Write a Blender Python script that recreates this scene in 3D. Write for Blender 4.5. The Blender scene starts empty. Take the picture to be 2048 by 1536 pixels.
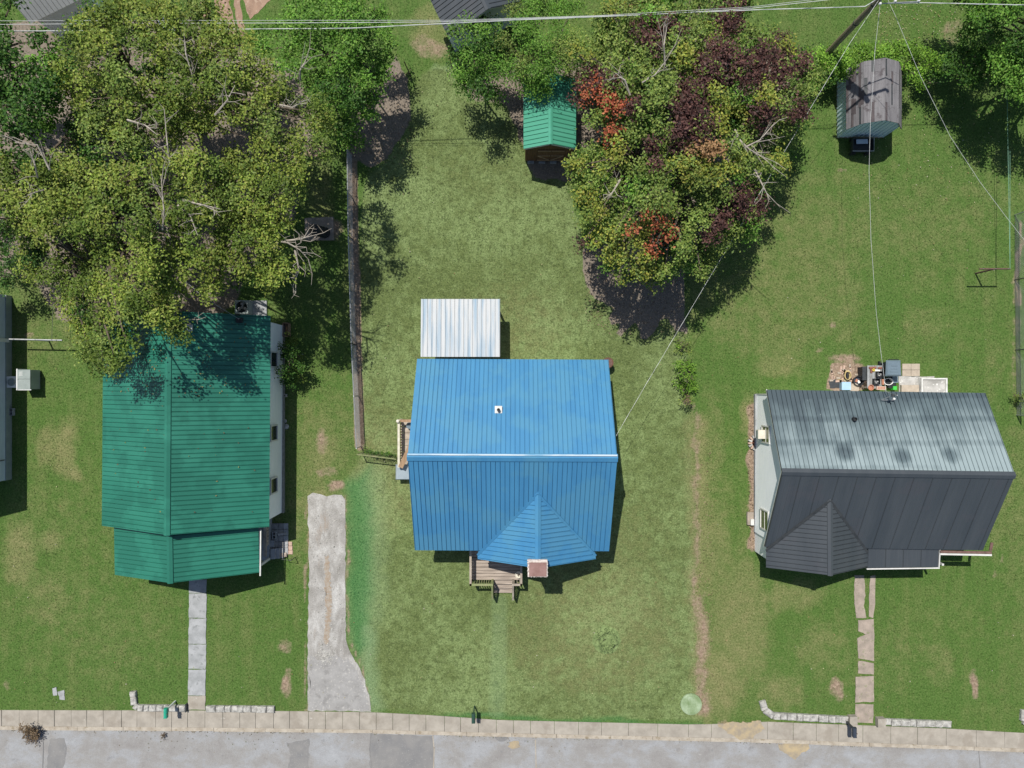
import bpy, bmesh, math, random
import numpy as np
from mathutils import Vector, Matrix

random.seed(11)
rng = np.random.default_rng(7)
S = bpy.context.scene
COL = S.collection

# ------------------------------------------------------------------ camera, sky, sun, exposure
H = 38.8                 # flying height above the lawn, metres
F = 1409.0               # focal length in photo pixels (2048 px wide)
cam = bpy.data.cameras.new('camera')
cam.sensor_width = 36.0
cam.lens = F / 2048.0 * 36.0
cam.clip_start = 0.5
cam.clip_end = 2000.0
cam_o = bpy.data.objects.new('camera', cam)
cam_o.location = (0, 0, H)
COL.objects.link(cam_o)
S.camera = cam_o

SH = (0.224, -0.468)     # ground shadow of a 1 m high point
w = bpy.data.worlds.new('World')
S.world = w
w.use_nodes = True
nt = w.node_tree
sky = nt.nodes.new('ShaderNodeTexSky')
sky.sky_type = 'NISHITA'
sky.sun_disc = False
sky.sun_elevation = math.radians(62.6)
sky.sun_rotation = math.radians(-25.6)
nt.links.new(sky.outputs[0], nt.nodes['Background'].inputs[0])
nt.nodes['Background'].inputs[1].default_value = 0.085
sun = bpy.data.lights.new('sun', 'SUN')
sun.energy = 4.8
sun.angle = math.radians(0.5)
sun.color = (1.0, 0.955, 0.87)
sun_o = bpy.data.objects.new('sun', sun)
sun_o.rotation_euler = Vector((SH[0], SH[1], -1.0)).to_track_quat('-Z', 'Y').to_euler()
sun_o.location = (-10, 20, 60)
COL.objects.link(sun_o)
S.view_settings.view_transform = 'Standard'
S.view_settings.look = 'None'
S.view_settings.gamma = 1.0
S.view_settings.exposure = 0.15
S.render.engine = 'CYCLES'
S.cycles.max_bounces = 5
S.cycles.diffuse_bounces = 3
S.cycles.transmission_bounces = 3


def P(px, py, z=0.0):
    """photo pixel at a known height -> world point"""
    return Vector(((px - 1024) * (H - z) / F, (768 - py) * (H - z) / F, z))


# ------------------------------------------------------------------ materials
def new_mat(name):
    m = bpy.data.materials.new(name)
    m.use_nodes = True
    return m, m.node_tree, m.node_tree.nodes['Principled BSDF']


def noise_node(n, vec, scale, detail=4.0, rough=0.6, dist=0.0):
    t = n.nodes.new('ShaderNodeTexNoise')
    t.inputs['Scale'].default_value = scale
    t.inputs['Detail'].default_value = detail
    t.inputs['Roughness'].default_value = rough
    t.inputs['Distortion'].default_value = dist
    n.links.new(vec, t.inputs['Vector'])
    return t.outputs['Fac']


def pos_node(n, stretch=(1, 1, 1), off=(0, 0, 0)):
    g = n.nodes.new('ShaderNodeNewGeometry')
    mp = n.nodes.new('ShaderNodeMapping')
    mp.inputs['Scale'].default_value = stretch
    mp.inputs['Location'].default_value = off
    n.links.new(g.outputs['Position'], mp.inputs['Vector'])
    return mp.outputs[0]


def ramp_node(n, fac, stops):
    r = n.nodes.new('ShaderNodeValToRGB')
    els = r.color_ramp.elements
    while len(els) < len(stops):
        els.new(0.5)
    for e, (p, c) in zip(els, stops):
        e.position = p
        e.color = (c, c, c, 1) if isinstance(c, (int, float)) else (*c, 1)
    n.links.new(fac, r.inputs[0])
    return r.outputs[0]


def mix_node(n, fac, a, b, mode='MIX'):
    m = n.nodes.new('ShaderNodeMix')
    m.data_type = 'RGBA'
    m.blend_type = mode
    for s, v in ((m.inputs[0], fac), (m.inputs[6], a), (m.inputs[7], b)):
        if isinstance(v, (int, float)):
            s.default_value = v
        elif isinstance(v, tuple):
            s.default_value = (*v, 1)
        else:
            n.links.new(v, s)
    return m.outputs[2]


def math_node(n, op, a, b=0.0, clamp=False):
    m = n.nodes.new('ShaderNodeMath')
    m.operation = op
    m.use_clamp = clamp
    for s, v in ((m.inputs[0], a), (m.inputs[1], b)):
        if isinstance(v, (int, float)):
            s.default_value = v
        else:
            n.links.new(v, s)
    return m.outputs[0]


def mat(name, c1, c2=None, scale=3.0, detail=5.0, rough=0.6, metallic=0.0, spec=0.3, stretch=(1, 1, 1),
        bump=0.0, bscale=40.0, lo=0.35, hi=0.65, speck=None, speck_at=0.7, speck_scale=12.0, speck2=None):
    m, n, b = new_mat(name)
    c2 = c2 or tuple(x * 0.75 for x in c1)
    v = pos_node(n, stretch)
    col = ramp_node(n, noise_node(n, v, scale, detail), [(lo, c1), (hi, c2)])
    if speck:
        f = ramp_node(n, noise_node(n, pos_node(n), speck_scale, 3.0), [(speck_at, 0.0), (speck_at + 0.05, 1.0)])
        col = mix_node(n, f, col, speck)
    if speck2:
        sc, cc, at, am = speck2
        f = ramp_node(n, noise_node(n, pos_node(n, off=(31, 7, 3)), sc, 4.0), [(at, 0.0), (at + 0.1, am)])
        col = mix_node(n, f, col, cc)
    n.links.new(col, b.inputs['Base Color'])
    b.inputs['Roughness'].default_value = rough
    b.inputs['Metallic'].default_value = metallic
    b.inputs['Specular IOR Level'].default_value = spec
    if bump:
        bn = n.nodes.new('ShaderNodeBump')
        bn.inputs['Strength'].default_value = bump
        bn.inputs['Distance'].default_value = 0.03
        n.links.new(noise_node(n, pos_node(n), bscale, 4.0), bn.inputs['Height'])
        n.links.new(bn.outputs[0], b.inputs['Normal'])
    return m


def leaf_mat(name, trans=0.3, rough=0.55):
    m, n, b = new_mat(name)
    a = n.nodes.new('ShaderNodeAttribute')
    a.attribute_name = 'Col'
    n.links.new(a.outputs['Color'], b.inputs['Base Color'])
    b.inputs['Roughness'].default_value = rough
    b.inputs['Specular IOR Level'].default_value = 0.25
    t = n.nodes.new('ShaderNodeBsdfTranslucent')
    n.links.new(a.outputs['Color'], t.inputs['Color'])
    mx = n.nodes.new('ShaderNodeMixShader')
    mx.inputs[0].default_value = trans
    n.links.new(b.outputs[0], mx.inputs[1])
    n.links.new(t.outputs[0], mx.inputs[2])
    n.links.new(mx.outputs[0], n.nodes['Material Output'].inputs[0])
    return m


MT = {}
MT['leaf'] = leaf_mat('leaf')
MT['blade'] = leaf_mat('grass_blade', 0.2, 0.7)
MT['bark'] = mat('bark', (0.16, 0.13, 0.10), (0.08, 0.065, 0.05), 5, rough=0.9, spec=0.1, bump=0.5, bscale=18)
MT['twig'] = mat('dead_twig', (0.42, 0.38, 0.33), (0.26, 0.23, 0.19), 5, rough=0.85, spec=0.1)
MT['blue'] = mat('blue_metal_roof', (0.044, 0.185, 0.36), (0.056, 0.215, 0.39), 0.9, rough=0.42, spec=0.45,
                 stretch=(2.0, .35, .35), speck=(0.15, 0.35, 0.50), speck_at=0.74, speck_scale=9,
                 speck2=(0.5, (0.07, 0.225, 0.36), 0.48, 0.7))
MT['green'] = mat('green_metal_roof', (0.018, 0.145, 0.10), (0.026, 0.175, 0.122), 0.8, rough=0.42, spec=0.45,
                  stretch=(.35, 2.0, .35), speck=(0.07, 0.25, 0.19), speck_at=0.74, speck_scale=9,
                  speck2=(0.6, (0.014, 0.115, 0.08), 0.46, 0.7))
MT['mint'] = mat('pale_green_metal_roof', (0.06, 0.28, 0.185), (0.075, 0.31, 0.215), 0.8, rough=0.45, spec=0.45,
                 stretch=(.35, 2.0, .35), speck=(0.14, 0.36, 0.27), speck_at=0.74, speck_scale=9)
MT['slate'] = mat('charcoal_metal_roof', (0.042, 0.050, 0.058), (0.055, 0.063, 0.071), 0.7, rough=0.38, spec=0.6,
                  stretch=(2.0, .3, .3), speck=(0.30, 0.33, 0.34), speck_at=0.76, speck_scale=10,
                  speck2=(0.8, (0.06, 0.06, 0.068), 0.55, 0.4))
def graded_roof():
    m, n, b = new_mat('graded_charcoal_metal_roof')
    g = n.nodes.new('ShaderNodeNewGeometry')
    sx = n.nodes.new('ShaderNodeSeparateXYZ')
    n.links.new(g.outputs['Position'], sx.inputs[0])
    # paler towards the ridge (y about -4.2), darker towards the eave (y about -0.3)
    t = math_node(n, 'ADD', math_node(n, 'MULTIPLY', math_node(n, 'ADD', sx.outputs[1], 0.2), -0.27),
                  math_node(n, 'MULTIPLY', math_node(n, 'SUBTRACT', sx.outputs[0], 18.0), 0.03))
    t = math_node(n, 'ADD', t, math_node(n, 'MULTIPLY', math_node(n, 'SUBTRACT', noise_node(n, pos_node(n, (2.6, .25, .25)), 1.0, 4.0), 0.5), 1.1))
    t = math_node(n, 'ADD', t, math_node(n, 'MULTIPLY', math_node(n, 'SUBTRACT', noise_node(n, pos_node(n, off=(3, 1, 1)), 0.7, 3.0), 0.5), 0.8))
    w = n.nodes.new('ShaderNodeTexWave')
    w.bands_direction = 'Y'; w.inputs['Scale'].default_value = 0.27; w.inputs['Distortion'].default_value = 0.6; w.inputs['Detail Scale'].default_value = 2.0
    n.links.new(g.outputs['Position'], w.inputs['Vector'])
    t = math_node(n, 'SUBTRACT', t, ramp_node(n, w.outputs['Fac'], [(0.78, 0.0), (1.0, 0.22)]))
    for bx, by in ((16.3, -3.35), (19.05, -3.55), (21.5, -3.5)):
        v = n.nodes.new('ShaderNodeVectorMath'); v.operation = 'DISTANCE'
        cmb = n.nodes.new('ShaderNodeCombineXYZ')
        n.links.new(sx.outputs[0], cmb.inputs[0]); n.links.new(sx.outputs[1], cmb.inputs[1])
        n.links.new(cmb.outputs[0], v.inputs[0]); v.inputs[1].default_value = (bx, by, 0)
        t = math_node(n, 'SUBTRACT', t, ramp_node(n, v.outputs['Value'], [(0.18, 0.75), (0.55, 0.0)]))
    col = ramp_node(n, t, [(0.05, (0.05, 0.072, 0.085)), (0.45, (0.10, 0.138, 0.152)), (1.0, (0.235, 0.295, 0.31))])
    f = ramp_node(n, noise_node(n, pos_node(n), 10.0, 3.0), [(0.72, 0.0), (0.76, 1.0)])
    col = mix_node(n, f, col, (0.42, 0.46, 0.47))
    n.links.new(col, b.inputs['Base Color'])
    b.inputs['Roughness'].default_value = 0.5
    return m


MT['slate_graded'] = graded_roof()
MT['white_roof'] = mat('white_galvanised_sheet', (0.45, 0.465, 0.475), (0.19, 0.30, 0.40), 0.75, detail=3, rough=0.5,
                       metallic=0.0, spec=0.3, stretch=(6.5, .42, 1.0), lo=0.42, hi=0.72)  # blue streaks put the sky's reflection into the sheet colour
MT['siding'] = mat('white_vinyl_siding', (0.86, 0.88, 0.89), (0.80, 0.83, 0.85), 1.3, rough=0.5, stretch=(1, 1, 4))
MT['siding_shade_blue'] = mat('sky_shade_siding', (0.50, 0.57, 0.64), (0.44, 0.51, 0.58), 1.3, rough=0.5, stretch=(1, 1, 4))  # bluish sky-lit shade painted into the siding colour
MT['shed_metal'] = mat('pale_blue_shed_metal', (0.60, 0.72, 0.76), (0.50, 0.63, 0.68), 1.1, rough=0.5, stretch=(2, 2, .5),
                       speck=(0.16, 0.2, 0.2), speck_at=0.71, speck_scale=5)
MT['trim'] = mat('white_trim', (0.62, 0.62, 0.60), (0.50, 0.50, 0.47), 3, rough=0.5)
MT['flash'] = mat('worn_ridge_flashing', (0.42, 0.50, 0.56), (0.08, 0.26, 0.43), .5, rough=0.5, stretch=(.8, 6, 1), lo=.42, hi=.6)
MT['trim_dark'] = mat('dark_trim', (0.05, 0.055, 0.06), (0.03, 0.035, 0.04), 3, rough=0.6)
MT['trim_rust'] = mat('rusty_brown_fascia', (0.17, 0.10, 0.085), (0.11, 0.065, 0.055), 5, rough=0.8)
MT['glass'] = mat('dark_window_glass', (0.02, 0.025, 0.03), (0.03, 0.035, 0.045), 2, rough=0.08, spec=0.6)
MT['glass_lawn_tint'] = mat('lawn_reflection_tint_glass', (0.10, 0.12, 0.05), (0.14, 0.15, 0.08), 3, rough=0.12, spec=0.6)  # olive reflection of the lawn painted into the pane colour
MT['wood'] = mat('grey_weathered_wood', (0.40, 0.34, 0.29), (0.24, 0.20, 0.17), 2.2, rough=0.85, spec=0.1, stretch=(.5, 5, 5),
                 bump=0.3, bscale=25)
MT['wood_ns'] = mat('grey_weathered_rail', (0.42, 0.37, 0.31), (0.27, 0.23, 0.19), 3, rough=0.85, spec=0.1)
MT['wood_brown'] = mat('brown_stained_boards', (0.16, 0.085, 0.045), (0.09, 0.05, 0.03), 3, rough=0.8, spec=0.15, stretch=(5, 5, .6))
MT['wood_tan'] = mat('tan_plank', (0.34, 0.23, 0.15), (0.24, 0.16, 0.10), 2.5, rough=0.8, spec=0.1, stretch=(4, .6, 4))
MT['wood_pale'] = mat('pale_painted_rail', (0.58, 0.55, 0.46), (0.44, 0.42, 0.33), 4, rough=0.75)
MT['wood_green'] = mat('mossy_green_rail', (0.19, 0.24, 0.10), (0.26, 0.25, 0.15), 6, rough=0.9, spec=0.1)
MT['pole'] = mat('utility_pole_wood', (0.30, 0.26, 0.17), (0.19, 0.165, 0.11), 4, rough=0.9, spec=0.1, stretch=(6, 6, .4), bump=.4, bscale=20)
MT['concrete'] = mat('sidewalk_concrete', (0.36, 0.33, 0.285), (0.27, 0.245, 0.21), 1.6, rough=0.9, spec=0.15, bump=0.25, bscale=50,
                     speck=(0.40, 0.375, 0.335), speck_at=0.68, speck_scale=3.5, speck2=(0.9, (0.24, 0.21, 0.175), 0.54, 0.6))
MT['concrete_pale'] = mat('pale_concrete', (0.46, 0.45, 0.43), (0.27, 0.265, 0.25), 2.4, rough=0.9, spec=0.15, bump=0.35, bscale=35,
                          speck=(0.60, 0.59, 0.57), speck_at=0.60, speck_scale=5)
MT['concrete_white'] = mat('limewashed_concrete', (0.62, 0.62, 0.60), (0.46, 0.46, 0.44), 4, rough=0.9, spec=0.1, bump=.3)
MT['concrete_grey'] = mat('grey_concrete', (0.35, 0.36, 0.37), (0.25, 0.26, 0.265), 2.0, rough=0.9, spec=0.15, bump=0.25, bscale=45,
                          speck2=(5, (0.16, 0.17, 0.17), 0.58, 0.7))
MT['concrete_pink'] = mat('pinkish_concrete', (0.36, 0.30, 0.255), (0.25, 0.215, 0.18), 2.6, rough=0.95, spec=0.1, bump=0.4, bscale=40,
                          speck2=(4, (0.17, 0.2, 0.10), 0.6, 0.7))
MT['kerb'] = mat('kerb_concrete', (0.42, 0.38, 0.32), (0.29, 0.25, 0.20), 2.2, rough=0.9, spec=0.15, bump=0.3, bscale=40,
                 speck2=(3, (0.2, 0.16, 0.10), 0.58, 0.8))
MT['stone'] = mat('pale_rough_stone', (0.48, 0.47, 0.44), (0.24, 0.235, 0.22), 4.5, rough=0.95, spec=0.1, bump=0.8, bscale=22,
                  speck2=(8, (0.13, 0.13, 0.12), 0.58, 0.7))
MT['road_patch'] = mat('asphalt_patch', (0.175, 0.175, 0.178), (0.22, 0.215, 0.21), 1.4, rough=0.9, spec=0.2, bump=0.3, bscale=60,
                       speck2=(14, (0.33, 0.33, 0.32), 0.60, 0.6))
MT['drive_soil'] = mat('drive_soil', (0.27, 0.205, 0.15), (0.33, 0.30, 0.26), 5, rough=.95, spec=.05, bump=.4)
MT['apron'] = mat('pale_asphalt', (0.315, 0.31, 0.305), (0.25, 0.245, 0.24), 1.6, rough=0.9, spec=0.15, bump=.4, bscale=50, speck=(.38, .37, .35), speck_at=.6, speck_scale=9, speck2=(2, (0.19, 0.185, 0.18), .55, .6))
MT['straw'] = mat('tan_straw', (0.40, 0.32, 0.20), (0.27, 0.235, 0.185), 3, rough=.95, spec=.05, bump=.7, bscale=25)
MT['brick'] = mat('red_brick', (0.28, 0.12, 0.085), (0.19, 0.085, 0.065), 6, rough=0.9, spec=0.1)
MT['brick_pale'] = mat('pale_pink_paver', (0.50, 0.36, 0.29), (0.40, 0.29, 0.23), 5, rough=0.9, spec=0.1)
MT['paver'] = mat('beige_paver', (0.42, 0.36, 0.29), (0.34, 0.29, 0.235), 4, rough=0.9, spec=0.1, bump=.2)
MT['paver_grey'] = mat('grey_paver', (0.28, 0.28, 0.27), (0.20, 0.20, 0.195), 4, rough=0.9, spec=0.1, bump=.2)
MT['chimney_cap'] = mat('maroon_chimney_cap', (0.20, 0.115, 0.10), (0.27, 0.165, 0.15), 3, rough=0.8)
MT['mortar_white'] = mat('flaking_white_mortar', (0.66, 0.62, 0.58), (0.40, 0.34, 0.31), 9, rough=0.9)
MT['metal'] = mat('galvanised_steel', (0.50, 0.51, 0.52), (0.38, 0.39, 0.40), 5, rough=0.45, metallic=0.6)
MT['metal_white'] = mat('white_painted_metal', (0.70, 0.71, 0.70), (0.58, 0.59, 0.58), 4, rough=0.45)
MT['metal_grey'] = mat('grey_painted_metal', (0.27, 0.31, 0.30), (0.22, 0.26, 0.25), 3, rough=0.5)
MT['metal_dark'] = mat('dark_painted_metal', (0.035, 0.04, 0.045), (0.05, 0.055, 0.06), 4, rough=0.5)
MT['rust'] = mat('rusty_pipe', (0.15, 0.085, 0.075), (0.09, 0.055, 0.045), 7, rough=0.85)
MT['black'] = mat('black_plastic', (0.016, 0.018, 0.02), (0.03, 0.032, 0.036), 6, rough=0.5)
MT['bin_grey'] = mat('slate_grey_plastic', (0.135, 0.185, 0.225), (0.115, 0.16, 0.195), 2, rough=0.5)
MT['bin_pale'] = mat('pale_grey_plastic', (0.27, 0.32, 0.36), (0.22, 0.27, 0.31), 2, rough=0.5)
MT['bin_dark'] = mat('navy_plastic', (0.03, 0.04, 0.06), (0.045, 0.055, 0.075), 2, rough=0.5)
MT['tub_blue'] = mat('pale_blue_plastic', (0.36, 0.52, 0.66), (0.30, 0.45, 0.58), 2, rough=0.45)
MT['mail_green'] = mat('green_mailbox_paint', (0.03, 0.33, 0.22), (0.025, 0.27, 0.18), 4, rough=0.4)
MT['mail_dark'] = mat('dark_green_mailbox_paint', (0.03, 0.07, 0.055), (0.02, 0.05, 0.04), 4, rough=0.45)
MT['mail_moss'] = mat('grey_green_mailbox_paint', (0.11, 0.18, 0.12), (0.08, 0.14, 0.09), 4, rough=0.5)
MT['terracotta'] = mat('terracotta', (0.42, 0.19, 0.12), (0.33, 0.15, 0.10), 5, rough=0.8)
MT['orange'] = mat('tan_rope', (0.55, 0.44, 0.22), (0.42, 0.32, 0.15), 9, rough=0.8)
MT['cream'] = mat('cream_plastic', (0.66, 0.63, 0.54), (0.56, 0.53, 0.45), 4, rough=0.5)
MT['yellow'] = mat('yellow_petals', (0.62, 0.50, 0.05), (0.5, 0.4, 0.05), 9, rough=0.6)
MT['lime'] = mat('bright_green_plastic', (0.06, 0.5, 0.07), (0.05, 0.4, 0.06), 5, rough=0.4)
MT['paper'] = mat('white_paper', (0.74, 0.74, 0.72), (0.66, 0.66, 0.64), 5, rough=0.6)
MT['dirt'] = mat('red_brown_dirt', (0.33, 0.225, 0.165), (0.23, 0.155, 0.115), 1.2, rough=0.95, spec=0.05, bump=0.6, bscale=20,
                 stretch=(2.2, .7, 1), speck2=(6, (0.40, 0.30, 0.23), 0.55, 0.8))
MT['wire'] = mat('pale_cable', (0.62, 0.63, 0.62), (0.48, 0.5, 0.5), 3, rough=0.5)
MT['wire_dark'] = mat('dark_cable', (0.06, 0.06, 0.065), (0.09, 0.09, 0.095), 3, rough=0.6)
MT['wire_green'] = mat('green_line', (0.18, 0.35, 0.26), (0.14, 0.28, 0.2), 3, rough=0.6)
MT['shingle'] = mat('faded_grey_shingle', (0.205, 0.20, 0.208), (0.135, 0.13, 0.138), 1.5, rough=0.95, spec=0.1, stretch=(5, .5, 2), bump=0.4, bscale=40,
                    speck2=(2.2, (0.09, 0.08, 0.085), 0.58, 0.9), speck=(0.33, 0.24, 0.16), speck_at=0.73, speck_scale=4)
MT['shingle_dark'] = mat('dark_shingle', (0.105, 0.09, 0.092), (0.075, 0.065, 0.07), 2.5, rough=0.95, spec=0.1, bump=0.4, bscale=40)
MT['roof_grey'] = mat('light_grey_metal_roof', (0.42, 0.43, 0.43), (0.36, 0.37, 0.375), 1.5, rough=0.45, spec=0.4)
MT['roof_rust'] = mat('rust_brown_roof', (0.20, 0.095, 0.06), (0.28, 0.13, 0.08), 2, rough=0.85)
MT['drum_blue'] = mat('faded_blue_drum', (0.18, 0.26, 0.38), (0.26, 0.32, 0.42), 3, rough=0.5)
MT['ac_fan'] = mat('brushed_fan_metal', (0.5, 0.5, 0.5), (0.36, 0.36, 0.36), 6, rough=0.4, metallic=0.4)
MT['weed_pad'] = mat('mossy_pale_concrete', (0.31, 0.39, 0.26), (0.16, 0.23, 0.11), 2.2, rough=0.95, spec=0.1, bump=.4)


# ------------------------------------------------------------------ mesh helpers
ORG = {}


class MB:
    def __init__(s):
        s.v, s.f = [], []

    def add(s, vs, fs):
        k = len(s.v)
        s.v += [tuple(p) for p in vs]
        s.f += [tuple(i + k for i in f) for f in fs]
        return s

    def hexa(s, b, t):
        """bottom loop and top loop of equal length, counter-clockwise from above"""
        n = len(b)
        fs = [tuple(range(n - 1, -1, -1)), tuple(range(n, 2 * n))]
        for i in range(n):
            j = (i + 1) % n
            fs.append((i, j, n + j, n + i))
        return s.add(list(b) + list(t), fs)

    def box(s, c, size, rz=0.0):
        cx, cy, cz = c
        hx, hy, hz = (q / 2 for q in size)
        ca, sa = math.cos(rz), math.sin(rz)
        pts = [(cx + x * ca - y * sa, cy + x * sa + y * ca) for x, y in ((-hx, -hy), (hx, -hy), (hx, hy), (-hx, hy))]
        return s.hexa([(x, y, cz - hz) for x, y in pts], [(x, y, cz + hz) for x, y in pts])

    def beam(s, a, b, wd, ht, up=(0, 0, 1)):
        a, b = Vector(a), Vector(b)
        d = (b - a).normalized()
        u = Vector(up)
        if abs(d.dot(u)) > 0.95:
            u = Vector((0, 1, 0))
        r = d.cross(u).normalized()
        u = r.cross(d).normalized()
        q = [(-wd / 2, -ht / 2), (wd / 2, -ht / 2), (wd / 2, ht / 2), (-wd / 2, ht / 2)]
        va = [a + r * x + u * y for x, y in q]
        vb = [b + r * x + u * y for x, y in q]
        return s.add(va + vb, [(0, 3, 2, 1), (4, 5, 6, 7)] + [(i, (i + 1) % 4, 4 + (i + 1) % 4, 4 + i) for i in range(4)][::1])

    def prism(s, poly, z0, z1):
        a = sum(poly[i][0] * poly[(i + 1) % len(poly)][1] - poly[(i + 1) % len(poly)][0] * poly[i][1] for i in range(len(poly)))
        if a < 0:
            poly = poly[::-1]
        return s.hexa([(p[0], p[1], z0) for p in poly], [(p[0], p[1], z1) for p in poly])

    def tube(s, pts, rad, n=6, cap=True):
        pts = [Vector(p) for p in pts]
        if isinstance(rad, (int, float)):
            rad = [rad] * len(pts)
        vs, fs = [], []
        ref = None
        for i, p in enumerate(pts):
            d = (pts[min(i + 1, len(pts) - 1)] - pts[max(i - 1, 0)])
            d = d.normalized() if d.length > 1e-9 else Vector((0, 0, 1))
            if ref is None or abs(ref.dot(d)) > 0.95:
                ref = Vector((1, 0, 0)) if abs(d.x) < 0.8 else Vector((0, 1, 0))
            r = d.cross(ref).normalized()
            u = r.cross(d)
            ref = u
            ref = u.copy()
            for k in range(n):
                a = 2 * math.pi * k / n
                vs.append(p + (r * math.cos(a) + u * math.sin(a)) * rad[i])
            ref = u
        for i in range(len(pts) - 1):
            for k in range(n):
                j = (k + 1) % n
                fs.append((i * n + k, i * n + j, (i + 1) * n + j, (i + 1) * n + k))
        if cap:
            fs.append(tuple(range(n - 1, -1, -1)))
            fs.append(tuple((len(pts) - 1) * n + k for k in range(n)))
        return s.add(vs, fs)

    def lathe(s, c, prof, n=16):
        """profile of (radius, z) above centre c, closed at both ends"""
        vs, fs = [], []
        for r, z in prof:
            for k in range(n):
                a = 2 * math.pi * k / n
                vs.append((c[0] + r * math.cos(a), c[1] + r * math.sin(a), c[2] + z))
        for i in range(len(prof) - 1):
            for k in range(n):
                j = (k + 1) % n
                fs.append((i * n + k, i * n + j, (i + 1) * n + j, (i + 1) * n + k))
        fs.append(tuple(range(n - 1, -1, -1)))
        fs.append(tuple((len(prof) - 1) * n + k for k in range(n)))
        return s.add(vs, fs)

    def quad(s, *p):
        return s.add(p, [tuple(range(len(p)))])

    def build(s, name, m, parent=None, smooth=False):
        o0 = ORG.get(parent, Vector((0, 0, 0))) if parent else Vector((0, 0, 0))
        me = bpy.data.meshes.new(name)
        if parent is None:          # origin at the base centre
            xs = [p[0] for p in s.v]; ys = [p[1] for p in s.v]; zs = [p[2] for p in s.v]
            o0 = Vector(((min(xs) + max(xs)) / 2, (min(ys) + max(ys)) / 2, min(zs)))
        me.from_pydata([(p[0] - o0.x, p[1] - o0.y, p[2] - o0.z) for p in s.v], [], s.f)
        me.materials.append(MT[m] if isinstance(m, str) else m)
        if smooth:
            me.polygons.foreach_set('use_smooth', [True] * len(me.polygons))
        me.validate()
        me.update()
        o = bpy.data.objects.new(name, me)
        COL.objects.link(o)
        ORG[o] = o0.copy()
        if parent:
            o.parent = parent
        else:
            o.location = o0
        return o


def mesh_obj(name, me, parent, world_matrix):
    o = bpy.data.objects.new(name, me)
    COL.objects.link(o)
    o.parent = parent
    o.matrix_local = Matrix.Translation(-ORG[parent]) @ world_matrix
    ORG[o] = world_matrix.translation.copy()
    return o


def thing(name, label, cat, loc, group=None):
    o = bpy.data.objects.new(name, None)
    o.empty_display_size = 0.2
    COL.objects.link(o)
    o.location = loc
    ORG[o] = Vector(loc)
    return tag(o, label, cat, group)


def tag(o, label, cat, group=None):
    o['label'] = label
    o['category'] = cat
    if group:
        o['group'] = group
    return o


def kind(o, k):
    o['kind'] = k
    return o


def lerp(a, b, t):
    return a + (b - a) * t


# ------------------------------------------------------------------ the ground sheet and its patches
def smooth01(x):
    x = np.clip(x, 0, 1)
    return x * x * (3 - 2 * x)


def vnoise(x, y, f, seed):
    r = np.random.default_rng(seed)
    out = np.zeros_like(x)
    for k in range(7):
        a = r.uniform(0, 2 * np.pi); ff = f * r.uniform(0.6, 1.7); ph = r.uniform(0, 6.28)
        out += np.sin((x * np.cos(a) + y * np.sin(a)) * ff + ph)
    return out / 7 * 1.6


def poly_mask(px, py, poly, soft):
    inside = np.zeros(px.shape, bool)
    dist = np.full(px.shape, 1e9)
    n = len(poly)
    for i in range(n):
        x0, y0 = poly[i]; x1, y1 = poly[(i + 1) % n]
        c = ((y0 > py) != (y1 > py)) & (px < (x1 - x0) * (py - y0) / ((y1 - y0) if y1 != y0 else 1e-9) + x0)
        inside ^= c
        dx, dy = x1 - x0, y1 - y0
        t = np.clip(((px - x0) * dx + (py - y0) * dy) / (dx * dx + dy * dy + 1e-9), 0, 1)
        dist = np.minimum(dist, np.hypot(px - x0 - t * dx, py - y0 - t * dy))
    sd = np.where(inside, dist, -dist)
    return smooth01(sd / soft * 0.5 + 0.5)


def line_mask(px, py, pts, hw, soft):
    dist = np.full(px.shape, 1e9)
    for (x0, y0), (x1, y1) in zip(pts[:-1], pts[1:]):
        dx, dy = x1 - x0, y1 - y0
        t = np.clip(((px - x0) * dx + (py - y0) * dy) / (dx * dx + dy * dy + 1e-9), 0, 1)
        dist = np.minimum(dist, np.hypot(px - x0 - t * dx, py - y0 - t * dy))
    return smooth01((hw - dist) / soft * 0.5 + 0.5)


def ell_mask(px, py, x, y, rx, ry):
    d = np.hypot((px - x) / rx, (py - y) / ry)
    return smooth01(1.35 - d)


ROAD_EDGE = [(-9000, 1459), (0, 1459), (500, 1463), (740, 1466), (1000, 1473), (1400, 1482), (1530, 1485), (2048, 1504), (11000, 1830)]
WALK_EDGE = [(-9000, 1420), (0, 1420), (500, 1421), (740, 1424), (860, 1430), (1000, 1440), (1400, 1449), (1530, 1443), (1900, 1457), (2048, 1466), (11000, 1790)]


def edge_y(pts, x):
    return np.interp(x, [p[0] for p in pts], [p[1] for p in pts])


LOT = [(872, 128), (902, 130), (925, 165), (1040, 190), (1046, 300), (1060, 330), (1140, 340), (1150, 420), (1180, 490), (1372, 600), (1372, 690),
       (1378, 820), (1386, 1000), (1390, 1250), (1398, 1380), (1402, 1440), (1200, 1438), (1000, 1434), (860, 1426), (745, 1418), (735, 1380),
       (705, 1320), (692, 1290), (692, 970), (715, 935), (722, 905), (722, 700), (722, 420), (735, 350), (765, 325), (815, 270), (818, 200), (845, 150)]


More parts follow.
